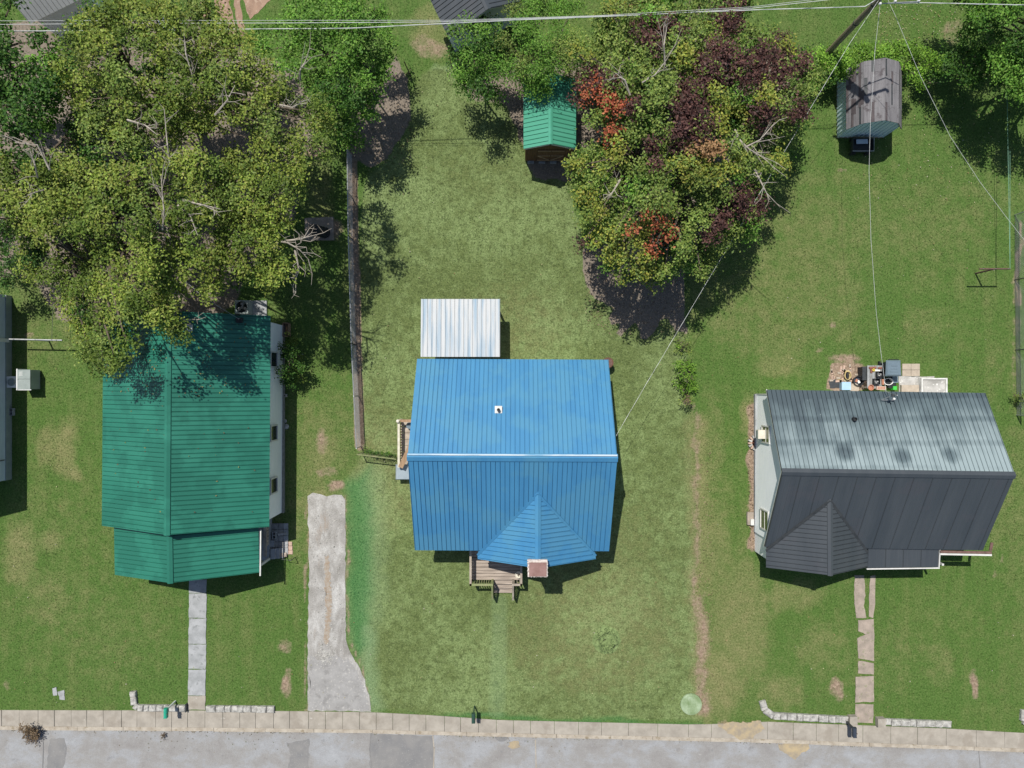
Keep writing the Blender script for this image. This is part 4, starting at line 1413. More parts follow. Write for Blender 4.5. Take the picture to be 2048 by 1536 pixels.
    # pipes and whirly vents
    for px, py, s in ((1707, 838, .10),):
        zz = 3.6
        for _ in range(6):
            q = P(px, py, zz)
            zz = zr - (q.y - R0.y) * (zr - ze) / (A0.y - R0.y)
        vent(roof, Vector((q.x, q.y, zz)), s, .22, None, 'black')
    return t, roof


GRH, GRH_ROOF = grey_house()

# antenna mast on the back eave of the charcoal house
p = P(1775, 790, 3.0)
an = thing('antenna_mast', 'small tripod service mast with white insulator on charcoal roof edge', 'mast', (p.x, p.y, 2.6))
mb = MB()
for dx, dy in ((-.28, -.25), (.28, -.25), (0, .22)):
    mb.tube([(p.x + dx, p.y + dy, 2.72 + (-dy + .22) * .45), (p.x, p.y, 3.55)], .018, 5)
mb.tube([(p.x, p.y, 3.45), (p.x - .02, p.y, 3.95)], .03, 6)
mb.tube([(p.x - .3, p.y - .26, 3.05), (p.x + .3, p.y - .26, 3.05)], .015, 5)
mb.build('tripod', 'metal', an)
MB().lathe((p.x + .3, p.y - .2, 3.0), [(.05, 0), (.07, .05), (.05, .12), (.02, .14)], 10).build('insulator', 'paper', an)
MB().box((p.x - .05, p.y, 3.62), (.14, .14, .09)).build('junction_box', 'metal_dark', an)


# ---- house at the left edge (only its east wall shows)
def edge_house():
    x = -27.62
    yn, ys = 4.85, -5.25
    t = thing('house', 'house wall with pale blue shade in its siding colour, cut by the picture edge beside clothesline', 'house', (x - 4, 0, 0))
    R0, R1 = Vector((x - 4.2, yn + .35, 5.1)), Vector((x - 4.2, ys - .35, 5.1))
    A0, A1 = Vector((x + .28, yn + .35, 2.85)), Vector((x + .28, ys - .35, 2.85))
    B0, B1 = Vector((x - 8.7, yn + .35, 2.85)), Vector((x - 8.7, ys - .35, 2.85))
    mb = MB()
    ring = gable_walls(mb, R0, R1, A0, A1, B0, B1, 0.35, 0.28, -0.05)
    wall = mb.build('wall', 'siding_shade_blue', t)
    lap_siding('siding', wall, (x, yn), (x, ys), .45, [(0, 2.6), (1, 2.6)], (1, 0), 'siding_shade_blue', .16)
    MB().box((x + .02, (yn + ys) / 2, .2), (.12, yn - ys, .5)).build('foundation', 'metal_grey', t)
    gable_roof(t, R0, R1, A0, A1, B0, B1, 'roof_grey', 'trim', rib=.2286)
    for py in (925,):
        y = P(0, py, 1.4).y
        MB().tube([(x + .06, y, 2.4), (x + .08, y, 1.6), (x + .1, y + .05, .6)], .03, 6).build('downpipe', 'wire_dark', t)
    y = P(0, 680, .8).y
    MB().box((x + .06, y, 1.4), (.1, .2, 2.3)).build('downpipe', 'metal_white', t)
    return t


edge_house()
# big grey cooler unit on the wall of the edge house
p = P(48, 759, .9)
cu = thing('cooling_unit', 'grey box cooling unit with white trim beside pale blue wall', 'cooling unit', (p.x, p.y, 0))
MB().box((p.x, p.y, .5), (.66, 1.05, .8)).build('cabinet', 'metal_grey', cu)
for sgn in (-1, 1):
    MB().box((p.x, p.y + sgn * .28, .915), (.70, .50, .03)).build('top_panel', 'metal_grey', cu)
MB().box((p.x - .35, p.y, .55), (.06, 1.15, .8)).build('side_trim', 'metal_white', cu)
MB().box((p.x, p.y - .55, .88), (.76, .05, .06)).build('edge_trim', 'metal_white', cu)
for k in range(4):
    MB().box((p.x - .15, p.y + .22 + k * .06, .935), (.2, .018, .012)).build('slot', 'metal_white', cu)
for sx in (-.25, .25):
    for sy in (-.4, .4):
        MB().box((p.x + sx, p.y + sy, .06), (.08, .08, .12)).build('foot', 'metal_dark', cu)
q = P(22, 764, .4)
fn = MB()
fn.box((q.x, q.y, .2), (.55, .62, .4))
fb = fn.build('fan_box', 'metal_white', cu)
MB().lathe((q.x + .03, q.y, .4), [(.22, 0), (.2, .06), (.17, .06), (.16, .02)], 18).build('fan_ring', 'metal_grey', fb)
p = P(17, 824, .3)
bl = MB()
for dx in (-.085, .085):
    bl.box((p.x + .05 + dx, p.y, .1), (.03, .4, .2))
for dy in (-.185, 0, .185):
    bl.box((p.x + .05, p.y + dy, .1), (.14, .03, .2))
tag(bl.build('cinder_block', 'concrete_grey'), 'cinder block standing in the shade below pale blue wall', 'cinder block')


# ------------------------------------------------------------------ sheds
def green_shed():
    zr, ze = 2.98, 2.2
    R0, R1 = P(1094, 152, zr), P(1098, 293, zr)
    A0, A1 = P(1042, 158, ze), P(1047, 299, ze)
    B0, B1 = P(1148, 154, ze), P(1152, 296, ze)
    u = (R1 - R0); L = 3.62
    for e0, e1 in ((A0, A1), (B0, B1), (R0, R1)):
        e0.y = e1.y + L
    A0.x = A1.x - .0; B0.x = B1.x; R0.x = R1.x = (A1.x + B1.x) / 2
    yy = (A1.y + B1.y) / 2
    A1.y = B1.y = R1.y = yy; A0.y = B0.y = R0.y = yy + L
    t = thing('shed', 'brown board garden shed with pale green metal gable roof', 'shed', P(1098, 235))
    mb = MB()
    ring = gable_walls(mb, R0, R1, A0, A1, B0, B1, .06, .12, .08, .15)
    mb.build('wall', 'wood_brown', t)
    x0, x1 = ring[1][0].x, ring[1][1].x
    ys = ring[1][0].y
    n = 20
    for k in range(n):
        xa = lerp(x0, x1, k / n) + .008
        xb = lerp(x0, x1, (k + 1) / n) - .008
        zt = np.interp((xa + xb) / 2, [x0, (x0 + x1) / 2, x1], [2.0, 2.68, 2.0])
        MB().box(((xa + xb) / 2, ys - .015, (.1 + zt) / 2), (xb - xa, .03, zt - .1)).build('board', 'wood_brown', t)
    c = (x0 + x1) / 2
    for s in (-1, 1):
        dr = MB().box((c + s * .36 + .1, ys - .045, 1.08), (.70, .03, 1.85)).build('door', 'wood_brown', t)
        for z in (.35, 1.1, 1.85):
            MB().box((c + s * .36 + .1, ys - .07, z), (.68, .025, .09)).build('brace', 'wood_tan', dr)
        MB().beam((c + s * .06 + .1, ys - .072, .4), (c + s * .66 + .1, ys - .072, 1.05), .02, .09, up=(0, 0, 1)).build('brace', 'wood_tan', dr)
    for k in range(4):
        MB().box((lerp(x0, x1, (k + .5) / 4), ys - .02, .05), (.35, .25, .12)).build('foundation_block', 'concrete_grey', t)
        MB().box((lerp(x0, x1, (k + .5) / 4), ys + 3.2, .05), (.35, .25, .12)).build('foundation_block', 'concrete_grey', t)
    gable_roof(t, R0, R1, A0, A1, B0, B1, 'mint', 'trim', rib=.2286, cap_w=.13)
    return t


green_shed()


def barn_shed():
    cx = 19.13
    yS, yN = 13.45, 16.6
    t = thing('shed', 'old gambrel roofed shed with pale blue metal walls and faded grey shingles', 'shed', (cx, 15, 0))
    prof = [(-1.48, 1.62), (-1.0, 2.5), (-.12, 2.92), (.78, 2.5), (1.42, 1.62)]
    w = [(-1.27, .12), (1.27, .12), (1.27, 1.7), (.74, 2.42), (-.12, 2.83), (-.95, 2.42), (-1.27, 1.7)]
    mb = MB()
    vs = [(cx + a, yS + .12, z) for a, z in w] + [(cx + a, yN - .1, z) for a, z in w]
    n = len(w)
    mb.add(vs, [tuple(range(n)), tuple(range(2 * n - 1, n - 1, -1))] + [(i, n + i, n + (i + 1) % n, (i + 1) % n) for i in range(n)])
    mb.build('wall', 'shed_metal', t)
    for k in range(11):
        x = cx - 1.22 + k * .244
        zt = float(np.interp(x - cx, [-1.27, -.95, -.12, .74, 1.27], [1.7, 2.42, 2.83, 2.42, 1.7])) - .05
        MB().box((x, yS + .10, (zt + .15) / 2), (.05, .05, zt - .15)).build('wall_rib', 'shed_metal', t)
    for k in range(13):
        MB().box((cx - 1.29, yS + .25 + k * .235, .9), (.05, .05, 1.5)).build('wall_rib', 'shed_metal', t)
    MB().box((cx, (yS + yN) / 2, .06), (2.5, 2.95, .12)).build('base', 'wood_ns', t)
    deck = MB()
    pr = [Vector((cx + a, 0, z)) for a, z in prof]
    for a, b in zip(pr[:-1], pr[1:]):
        d = Vector((0, 0, .05))
        deck.hexa([Vector((a.x, yS, a.z)) - d, Vector((b.x, yS, b.z)) - d, Vector((b.x, yN, b.z)) - d, Vector((a.x, yN, a.z)) - d],
                  [Vector((a.x, yS, a.z)), Vector((b.x, yS, b.z)), Vector((b.x, yN, b.z)), Vector((a.x, yN, a.z))])
    roof = deck.build('roof', 'trim_dark', t)
    r = random.Random(9)
    for i, (a, b) in enumerate(zip(pr[:-1], pr[1:])):
        d = (b - a); L = d.length; d.normalize()
        nrm = Vector((-d.z, 0, d.x))
        rows = max(2, int(L / .14))
        for k in range(rows):
            lo, hi = (a + d * (L * k / rows), a + d * (L * (k + 1) / rows + .015))
            if i >= 2:
                lo, hi = (a + d * (L * k / rows - .015), a + d * (L * (k + 1) / rows))
            y = yS - .02
            while y < yN:
                ln = r.uniform(.6, 1.1)
                y2 = min(y + ln, yN + .02)
                if r.random() > 0.035:
                    h = (.022, .010) if i < 2 else (.010, .022)
                    q0, q1 = lo + nrm * h[0], hi + nrm * h[1]
                    mm = 'shingle_dark' if r.random() < .10 or (i == 0 and r.random() < .25) else 'shingle'
                    MB().hexa([(lo.x, y, lo.z), (hi.x, y, hi.z), (hi.x, y2 - .006, hi.z), (lo.x, y2 - .006, lo.z)],
                              [(q0.x, y, q0.z), (q1.x, y, q1.z), (q1.x, y2 - .006, q1.z), (q0.x, y2 - .006, q0.z)]).build('shingle', mm, roof)
                y = y2
    return t


barn_shed()
# cart left in the shade of the barn shed
p = P(1724, 291, .4)
ct = thing('garden_cart', 'black open garden cart with pale board in the shade of gambrel shed', 'cart', (p.x, p.y, 0))
mb = MB()
mb.box((p.x, p.y, .30), (1.1, .62, .04))
mb.box((p.x, p.y - .32, .42), (1.1, .03, .26)); mb.box((p.x, p.y + .32, .42), (1.1, .03, .26))
mb.box((p.x - .55, p.y, .42), (.03, .62, .26)); mb.box((p.x + .55, p.y, .42), (.03, .62, .26))
mb.build('tray', 'metal_dark', ct)
MB().tube([(p.x - .58, p.y - .35, .56), (p.x + .58, p.y - .35, .56), (p.x + .58, p.y + .35, .56)], .018, 5).build('rim', 'metal', ct)
for sx in (-.4, .4):
    for sy in (-.38, .38):
        MB().tube([(p.x + sx, p.y + sy - .04, .16), (p.x + sx, p.y + sy + .04, .16)], .16, 12).build('wheel', 'black', ct)
MB().tube([(p.x + .55, p.y, .3), (p.x + .8, p.y + .1, .15)], .02, 5).build('handle', 'metal', ct)
tag(MB().box((p.x - .05, p.y + .18, .50), (.62, .24, .04), .03).build('board', 'siding_shade_blue'), 'pale blue panel lying on the black garden cart', 'panel')

# ------------------------------------------------------------------ buildings at the back of the frame
def roof_slab_house(name, label, corners, z_e, z_r, m, trim, wall_m, pw=.9144):
    """corners px: eave start, eave end, ridge end, ridge start"""
    t = thing(name, label, 'house', P(*corners[0]))
    e0, e1 = P(*corners[0], z_e), P(*corners[1], z_e)
    r1, r0 = P(*corners[2], z_r), P(*corners[3], z_r)
    u = (e1 - e0).normalized()
    v = (r0 - e0); v -= u * v.dot(u)
    r0 = e0 + v; r1 = e1 + v
    b0, b1 = e0 + 2 * Vector((v.x, v.y, 0)), e1 + 2 * Vector((v.x, v.y, 0))
    gable_roof(t, r0, r1, e0, e1, b0, b1, m, trim, pw=pw)
    mb = MB()
    gable_walls(mb, r0, r1, e0, e1, b0, b1, .25, .3, -.05)
    mb.build('wall', wall_m, t)
    return t


roof_slab_house('house', 'house with light grey ribbed metal roof half hidden by dark green tree', [(40, 60), (150, -20), (60, -90), (-40, -10)][:4] if False else
                [(60, 48), (178, -10), (120, -110), (2, -52)], 2.6, 4.2, 'roof_grey', 'trim', 'siding')
roof_slab_house('outbuilding', 'outbuilding with dark grey roof and white eave beyond the leafy trees', [(858, -6), (897, 76), (985, 36), (946, -46)], 2.3, 3.3, 'shingle_dark' if False else 'slate', 'trim', 'shed_metal', 1.2)
q = P(1258, 4, 1.6)
bs = thing('shed', 'small rust brown roofed shed behind the colourful tree', 'shed', (q.x, q.y + .6, 0))
MB().box((q.x, q.y + .7, .7), (1.2, 1.9, 1.4)).build('wall', 'wood_brown', bs)
MB().hexa([(q.x - .75, q.y - .4, 1.4), (q.x + .75, q.y - .4, 1.4), (q.x + .75, q.y + 1.8, 1.6), (q.x - .75, q.y + 1.8, 1.6)],
          [(q.x - .75, q.y - .4, 1.46), (q.x + .75, q.y - .4, 1.46), (q.x + .75, q.y + 1.8, 1.66), (q.x - .75, q.y + 1.8, 1.66)]).build('roof', 'roof_rust', bs)
p = P(327, 44, .9)
dr = thing('drum', 'faded blue drum glimpsed between olive branches near the cables', 'drum', (p.x, p.y, 0))
MB().lathe((p.x, p.y, 0), [(.29, 0), (.30, .3), (.29, .3), (.30, .6), (.29, .6), (.30, .88), (.27, .88), (.26, .85)], 18).build('body', 'drum_blue', dr)
MB().lathe((p.x + .1, p.y, .86), [(.06, 0), (.06, .04)], 10).build('cap', 'paper', dr)

# ------------------------------------------------------------------ concrete pad with ribbed black pipe
PADc = P(639, 459)
pad = sheet('concrete_pad', [(610, 437), (667, 434.5), (668.5, 480.5), (612, 482)], .12, 'concrete_pink', .16, None, 12, .5, 2)
tag(pad, 'square concrete pad on the ground beside the fence', 'concrete pad')
b0 = P(652, 466, .12)
top = Vector(P(627, 459, 1.25))
prof = []
mb = MB()
pts, rad = [], []
n = 30
for k in range(n + 1):
    f = k / n
    pts.append(b0.lerp(top, f)); rad.append(.27 + (.03 if (k // 2) % 2 else 0))
mb.tube(pts, rad, 18, cap=False)
ax = (top - b0).normalized()
mb.tube([top, top + ax * .03, top + ax * .03, top - ax * .05, b0 + ax * .3], [.30, .30, .20, .19, .16], 18, cap=False)
tag(mb.build('drain_pipe', 'black', None, True), 'black ribbed plastic drain pipe standing on concrete pad', 'pipe')


# ------------------------------------------------------------------ fences
def chain_fence(label, pts_px, h=1.15, post_every=2.6, m='metal', name='chain_link_fence', mesh_m='metal'):
    pts = [P(*q) for q in pts_px]
    t = thing(name, label, 'fence', pts[0])
    mesh = MB()
    for a, b in zip(pts[:-1], pts[1:]):
        L = (b - a).length
        d = (b - a).normalized()
        k = max(1, round(L / post_every))
        MB().tube([a + Vector((0, 0, h)), b + Vector((0, 0, h))], .028, 6).build('top_rail', m, t)
        for i in range(k + 1):
            q = a.lerp(b, i / k)
            MB().tube([q - Vector((0, 0, .05)), q + Vector((0, 0, h + .04))], .03, 6).build('post', m, t)
        s = 0.0
        st = .11
        while s < L:
            for sg in (-1, 1):
                e = s + sg * h
                z0_, z1_ = 0.03, h
                s1 = min(max(e, 0), L)
                z1_ = .03 + (h - .03) * abs(s1 - s) / h
                p0, p1 = a + d * s + Vector((0, 0, z0_)), a + d * s1 + Vector((0, 0, z1_))
                if (p1 - p0).length > .05:
                    off = d.cross(Vector((0, 0, 1))) * .012 * sg
                    mesh.beam(p0 + off, p1 + off, .007, .007)
            s += st
    kind(mesh.build('wire_mesh', mesh_m, t), 'stuff')
    return t


chain_fence('grey chain link fence with soil strip along the side of the sage lawn', [(704, 312), (706, 480), (712, 690), (722, 893)])
chain_fence('short mossy chain link fence running to the side deck of blue-roofed house', [(724, 905), (798, 914)], m='wood_green', mesh_m='wood_green')
chain_fence('chain link fence on the far side of clothesline and charcoal-roofed house', [(2029, 430), (2029, 560), (2031, 700), (2033, 830)], h=1.1)
a = P(821, 152)
tag(MB().tube([a, a + Vector((-.1, .05, 1.6))], .03, 5).build('fence_post', 'rust'), 'lone thin dark fence post at back of sage lawn', 'post')
a = P(905, 140)
tag(MB().tube([a, a + Vector((-.05, .1, 1.5))], .035, 5).build('fence_post', 'wood_tan'), 'thin tan fence post beside leafy tree at back of lawn', 'post')


# ------------------------------------------------------------------ clothesline posts
def t_post(label, base_px, h, half, wires, rz=0.0, m='rust'):
    b = P(*base_px)
    t = thing('clothesline_post', label, 'clothesline', b)
    MB().tube([b, b + Vector((0, 0, h))], .045, 8).build('post', m, t)
    d = Vector((math.cos(rz), math.sin(rz), 0))
    MB().tube([b - d * half + Vector((0, 0, h)), b + d * half + Vector((0, 0, h))], .04, 8).build('crossbar', m, t)
    for s in (-.8, 0, .8):
        q = b + d * half * s + Vector((0, 0, h))
        MB().tube([q + Vector((0, 0, .0)), q + Vector((0, 0, .1))], .015, 4).build('hook', 'metal', t)
    for s, end, mm in wires:
        q = b + d * half * s + Vector((0, 0, h + .04))
        MB().tube([q, Vector(end)], .011, 4).build('line', mm, t)
    return t


t_post('rusty T-shaped clothesline post on open lawn near the right fence', (1951, 547), 1.55, .82,
       [(.95, P(2020, 300, 1.5), 'wire_green'), (.95, P(2014, 180, 1.6), 'wire_green')])
t_post('low grey T-shaped clothesline post beside pale blue wall', (98, 682), 1.08, 1.42, [(.62, P(108, 560, 1.2), 'wire_dark')], -0.02, 'metal')


# ------------------------------------------------------------------ mailboxes
def mailbox(label, base_px, h, face, m, post_m, post_w=.06, arm=None, size=(.2, .5, .22)):
    b = P(*base_px)
    t = thing('mailbox', label, 'mailbox', b)
    top = b + Vector((0, 0, h))
    MB().beam(b, top, post_w, post_w).build('post', post_m, t)
    wd, ln, ht = size
    n = 8
    prof = [(-wd / 2, 0), (wd / 2, 0)] + [(wd / 2 * math.cos(q * math.pi / n), ht * .5 + ht * .5 * math.sin(q * math.pi / n)) for q in range(n + 1)]
    c = top + Vector((0, -ln * .28, 0))
    vs = [(c.x + a, c.y + ln / 2, c.z + z) for a, z in prof] + [(c.x + a, c.y - ln / 2, c.z + z) for a, z in prof]
    k = len(prof)
    mb = MB().add(vs, [tuple(range(k)), tuple(range(2 * k - 1, k - 1, -1))] + [(i, k + i, k + (i + 1) % k, (i + 1) % k) for i in range(k)])
    body = mb.build('box', m, t)
    MB().box((c.x, c.y - ln / 2 - .012, c.z + ht * .45), (wd * .92, .02, ht * .8)).build('door', m, body)
    MB().box((c.x + wd / 2 + .012, c.y - .05, c.z + ht * .7), (.015, .03, .12)).build('flag', 'brick', body)
    return t


mailbox('bright green mailbox on a pale metal post beside garden path', (351, 1402), 1.0, 0, 'mail_green', 'metal_white', .07)
mailbox('dark green mailbox on the sage lawn edge', (949, 1412), .98, 0, 'mail_dark', 'mail_dark')
mailbox('black mailbox at the gap in the stone kerb wall', (1690, 1440), .98, 0, 'bin_dark', 'metal_dark', .09, size=(.21, .5, .22))


# ------------------------------------------------------------------ low stone kerb walls
def stone_wall(label, pts_px, width=.34, h=.22, seed=0, end_block=None):
    pts = [P(*q) for q in pts_px]
    t = thing('stone_wall', label, 'wall', pts[0])
    r = random.Random(seed)
    for a, b in zip(pts[:-1], pts[1:]):
        L = (b - a).length; d = (b - a).normalized(); nrm = Vector((-d.y, d.x, 0))
        s = 0
        while s < L - .05:
            ln = min(r.uniform(.28, .55), L - s)
            if L - s - ln < .15:
                ln = L - s
            hh = h + r.uniform(-.03, .03)
            def ring(ins, z, j):
                return [a + d * (s + (ins + .008 if q[0] < 0 else ln - ins - .008)) + nrm * q[1] * (width / 2 - ins) + Vector((r.uniform(-j, j), r.uniform(-j, j), z + r.uniform(-j, j)))
                        for q in ((-1, -1), (1, -1), (1, 1), (-1, 1))]
            b_, m_, t_ = ring(0, -.04, .0), ring(0, hh * .75, .018), ring(.05, hh, .018)
            mb = MB()
            mb.add(b_ + m_ + t_, [(3, 2, 1, 0)] + [(i, (i + 1) % 4, 4 + (i + 1) % 4, 4 + i) for i in range(4)] +
                   [(4 + i, 4 + (i + 1) % 4, 8 + (i + 1) % 4, 8 + i) for i in range(4)] + [(8, 9, 10, 11)])
            mb.build('stone', 'stone', t)
            s += ln
    if end_block:
        for q in end_block:
            c = P(*q)
            MB().box((c.x, c.y, .14), (.42, .46, .34), .02).build('end_block', 'concrete', t)
    return t


stone_wall('low stone wall behind the green mailbox, left of grey garden path', [(268, 1381), (270, 1408), (278, 1414), (374, 1415)], .33, .22, 1)
stone_wall('low stone wall on driveway side of grey garden path', [(414, 1416), (550, 1417)], .34, .2, 2)
stone_wall('curved low stone wall ending at the black mailbox', [(1523, 1400), (1528, 1418), (1545, 1430), (1694, 1438)], .36, .22, 3, [(1702, 1437)])
stone_wall('straight low stone wall beyond the pink broken garden path', [(1768, 1442), (1900, 1447)], .34, .2, 4, [(1758, 1441)])
stone_wall('stub of stone wall at the picture edge by the sidewalk', [(2046, 1418), (2044, 1440), (2075, 1450)], .34, .2, 5)
for i, poly in enumerate(([(105, 1376), (113, 1374), (115, 1390), (107, 1391)], [(116, 1383), (129, 1380), (130, 1400), (120, 1398)])):
    tag(sheet('paving_fragment', poly, .03, 'concrete_grey', .06, None, 5, .6, i), ('smaller narrow grey paving fragment set in the front lawn', 'larger broken grey paving fragment set in the front lawn')[i], 'paving', 'paving fragments in lawn')
c = P(378, 1413)
tag(MB().box((c.x - .08, c.y, .13), (.06, .42, .26)).build('marker_slab', 'metal_dark'), 'thin dark upright slab between stone wall and grey path', 'slab')

# round mossy cover and ring of stones in the sage lawn
p = P(1382, 1408)
wc = thing('well_cover', 'round pale mossy concrete cover at front corner of sage lawn', 'cover', (p.x, p.y, 0))
MB().lathe((p.x, p.y, -.02), [(.60, 0), (.58, .09), (.50, .11), (.2, .10)], 24).build('disc', 'weed_pad', wc)
MB().box((p.x + .03, p.y, .09), (.42, .95, .05), .05).build('lid', 'weed_pad', wc)
p = P(1213, 1281)
sr = thing('stump_hole', 'low grassy ring around an old stump hole in the sage front lawn', 'stump', (p.x, p.y, 0))
mb = MB()
r = random.Random(6)
n = 26
rings = []
for rr, z in ((.78, -.005), (.60, .03), (.46, .09), (.34, .015), (.15, .03)):
    rings.append([(p.x + rr * (1 + r.uniform(-.12, .12)) * math.cos(2 * math.pi * k / n), p.y + rr * 1.05 * (1 + r.uniform(-.12, .12)) * math.sin(2 * math.pi * k / n), z + r.uniform(-.01, .02) * (rr < .8)) for k in range(n)])
for i in range(4):
    mb.add(rings[i] + rings[i + 1], [(k, (k + 1) % n, n + (k + 1) % n, n + k) for k in range(n)])
mb.add(rings[4], [tuple(range(n))])
MT['stump_grass'] = mat('stump_grass', (0.22, 0.29, 0.12), (0.11, 0.155, 0.06), 5, rough=.95, spec=.05, bump=1.0, bscale=14, speck=(.06, .075, .035), speck_at=.62, speck_scale=4)
mb.build('mound', 'stump_grass', sr, True)

# ------------------------------------------------------------------ clutter behind the charcoal house
slab = tag(sheet('concrete_slab', [(1797, 752), (1852, 754), (1868, 752), (1866, 795), (1797, 795)], .05, 'concrete_pale', .1, None, 9, .8, 1),
           'stained white concrete slab at back door of charcoal-roofed house', 'slab')
pv = thing('paver_patch', 'beige paver patch beside the grey wheeled bin', 'paving', P(1821, 740))
for i in range(2):
    for j in range(2):
        c = P(1812 + i * 17.6, 733.5 + j * 12.6)
        MB().box((c.x, c.y, .03 + .004 * i), (.47, .33, .08)).build('paver', 'paver', pv)
c = P(1868, 771, .3)
bk = thing('bulkhead', 'long pale concrete bulkhead cover with raised white rim behind house', 'bulkhead', (c.x, c.y, 0))
MB().box((c.x, c.y - .1, .14), (1.38, 1.0, .28)).build('base', 'concrete_pale', bk)
mb = MB()
for dx, dy, sx, sy in ((0, .37, 1.42, .08), (0, -.57, 1.42, .08), (-.67, -.1, .08, .86), (.67, -.1, .08, .86)):
    mb.box((c.x + dx, c.y + dy, .17), (sx, sy, .36))
mb.build('rim', 'concrete_white', bk)
c = P(1820, 777, .2)
tag(MB().box((c.x, c.y, .13), (.95, .38, .2)).build('step_block', 'paver'), 'beige concrete step block on the stained slab', 'step')


def wheeled_bin(px, py, label):
    p = P(px, py, 1.05)
    t = thing('wheeled_bin', label, 'bin', (p.x, p.y, 0))
    x, y = p.x, p.y
    MB().hexa([(x - .24, y - .28, .06), (x + .24, y - .28, .06), (x + .24, y + .26, .06), (x - .24, y + .26, .06)],
              [(x - .38, y - .38, .98), (x + .38, y - .38, .98), (x + .38, y + .36, .98), (x - .38, y + .36, .98)]).build('body', 'bin_dark', t)
    lid = MB().hexa([(x - .43, y - .44, .98), (x + .43, y - .44, .98), (x + .39, y + .42, .98), (x - .39, y + .42, .98)],
                    [(x - .36, y - .36, 1.08), (x + .36, y - .36, 1.08), (x + .32, y + .36, 1.06), (x - .32, y + .36, 1.06)]).build('lid', 'bin_grey', t)
    for k in range(3):
        MB().box((x, y - .2 + k * .16, 1.082), (.44 - .06 * k, .03, .02)).build('lid_rib', 'bin_grey', lid)
    MB().tube([(x - .28, y + .46, 1.0), (x + .28, y + .46, 1.0)], .025, 6).build('handle', 'black', t)
    for s in (-1, 1):
        MB().tube([(x + s * .26, y + .28, .12), (x + s * .34, y + .28, .12)], .12, 12).build('wheel', 'black', t)
    return t


wheeled_bin(1788, 736, 'slate grey lidded wheeled bin among clutter behind charcoal-roofed house')
p = P(1776, 738, .4)
tag(MB().hexa([(p.x - .32, p.y - .2, 0), (p.x - .02, p.y - .2, 0), (p.x - .02, p.y + .3, 0), (p.x - .32, p.y + .3, 0)],
              [(p.x - .36, p.y - .24, .6), (p.x + .0, p.y - .24, .6), (p.x + .0, p.y + .34, .6), (p.x - .36, p.y + .34, .6)]).build('tote', 'bin_dark'),
    'dark navy tote squeezed between table and wheeled bin', 'tote')
# work table with things on it
c = P(1749, 754, .7)
tw, tl, tz = .80, 1.25, .72
tbl = thing('work_table', 'grey slatted work table covered with pots and crates', 'table', (c.x, c.y, 0))
for k in range(6):
    MB().box((c.x - tw / 2 + tw * (k + .5) / 6, c.y, tz - .02), (tw / 6 - .012, tl, .04)).build('slat', 'paver_grey' if k % 2 else 'concrete_grey', tbl)
for sx in (-.34, .34):
    for sy in (-.55, .55):
        MB().box((c.x + sx, c.y + sy, tz / 2 - .02), (.06, .06, tz - .04)).build('leg', 'wood_ns', tbl)


def crate(px, py, z, label, s=.30):
    p = P(px, py, z)
    t = thing('plastic_crate', label, 'crate', (p.x, p.y, z))
    mb = MB()
    for sx in (-1, 1):
        mb.box((p.x + sx * s / 2, p.y, z + .11), (.02, s, .22)); mb.box((p.x, p.y + sx * s / 2, z + .11), (s, .02, .22))
    mb.box((p.x, p.y, z + .015), (s, s, .02))
    mb.build('body', 'black', t)
    for k in range(7):
        q = (p.x + ((k % 3) - 1) * .08, p.y + ((k // 3) - 1) * .08)
        MB().lathe((q[0], q[1], z + .03), [(.03, 0), (.03, .08), (.012, .1), (.012, .14)], 8).build('bottle', 'paper' if k % 2 else 'metal', t)
    return t


crate(1756.5, 748.5, tz, 'black plastic crate of bottles next to red bricks on work table')
crate(1750.5, 763, tz, 'black plastic crate of bottles beside terracotta pot on work table')
for px, py, a, lab in ((1742, 742, 1.57, 'red brick turned crosswise beside yellow flowers on work table'), (1748, 735, 0, 'red brick right behind the yellow flowers on work table'),
                       (1759, 736, 0.05, 'red brick behind the white paper strip on work table'), (1741, 735.5, 0.03, 'red brick at the table corner next to black storage bin')):
    p = P(px, py, tz)
    tag(MB().box((p.x, p.y, tz + .035), (.20, .095, .065), a).build('brick', 'brick'), lab, 'brick', 'bricks on the work table')
p = P(1755, 741, tz)
tag(MB().box((p.x, p.y, tz + .008), (.26, .1, .012), -.05).build('paper_sheet', 'paper'), 'white paper strip lying on the work table', 'paper')
p = P(1745.5, 740, tz)
fl = thing('flower_pot', 'small pot with yellow flowers on work table', 'flower pot', (p.x, p.y, tz))
MB().lathe((p.x, p.y, tz), [(.04, 0), (.06, .08), (.05, .08)], 9).build('pot', 'terracotta', fl)
mb = MB()
for k in range(7):
    a = k * .9
    mb.lathe((p.x + .055 * math.cos(a), p.y + .055 * math.sin(a), tz + .09), [(.03, 0), (.03, .02), (.01, .03)], 6)
mb.build('flowers', 'yellow', fl)
p = P(1739.5, 775, tz)
tag(MB().lathe((p.x, p.y, tz), [(.10, 0), (.15, .13), (.16, .15), (.135, .15), (.12, .06)], 16).build('terracotta_pot', 'terracotta'), 'empty terracotta pot at the house end of work table', 'pot')
p = P(1761, 776, tz)
tr = thing('planter_tray', 'pale pink planter tray with slots at the house end of work table', 'tray', (p.x, p.y, tz))
MB().box((p.x, p.y, tz + .05), (.5, .2, .1)).build('tray', 'brick_pale', tr)
for k in range(5):
    MB().box((p.x - .16 + k * .08, p.y, tz + .102), (.05, .12, .01)).build('slot', 'terracotta', tr)
p = P(1764.5, 764, tz)
tag(MB().box((p.x, p.y, tz + .05), (.1, .3, .1), .05).build('box', 'terracotta'), 'narrow terracotta coloured box on table edge', 'box')
p = P(1729, 747, .5)
sp = thing('storage_bin', 'black ribbed storage bin beside brick patio and work table', 'bin', (p.x, p.y, 0))
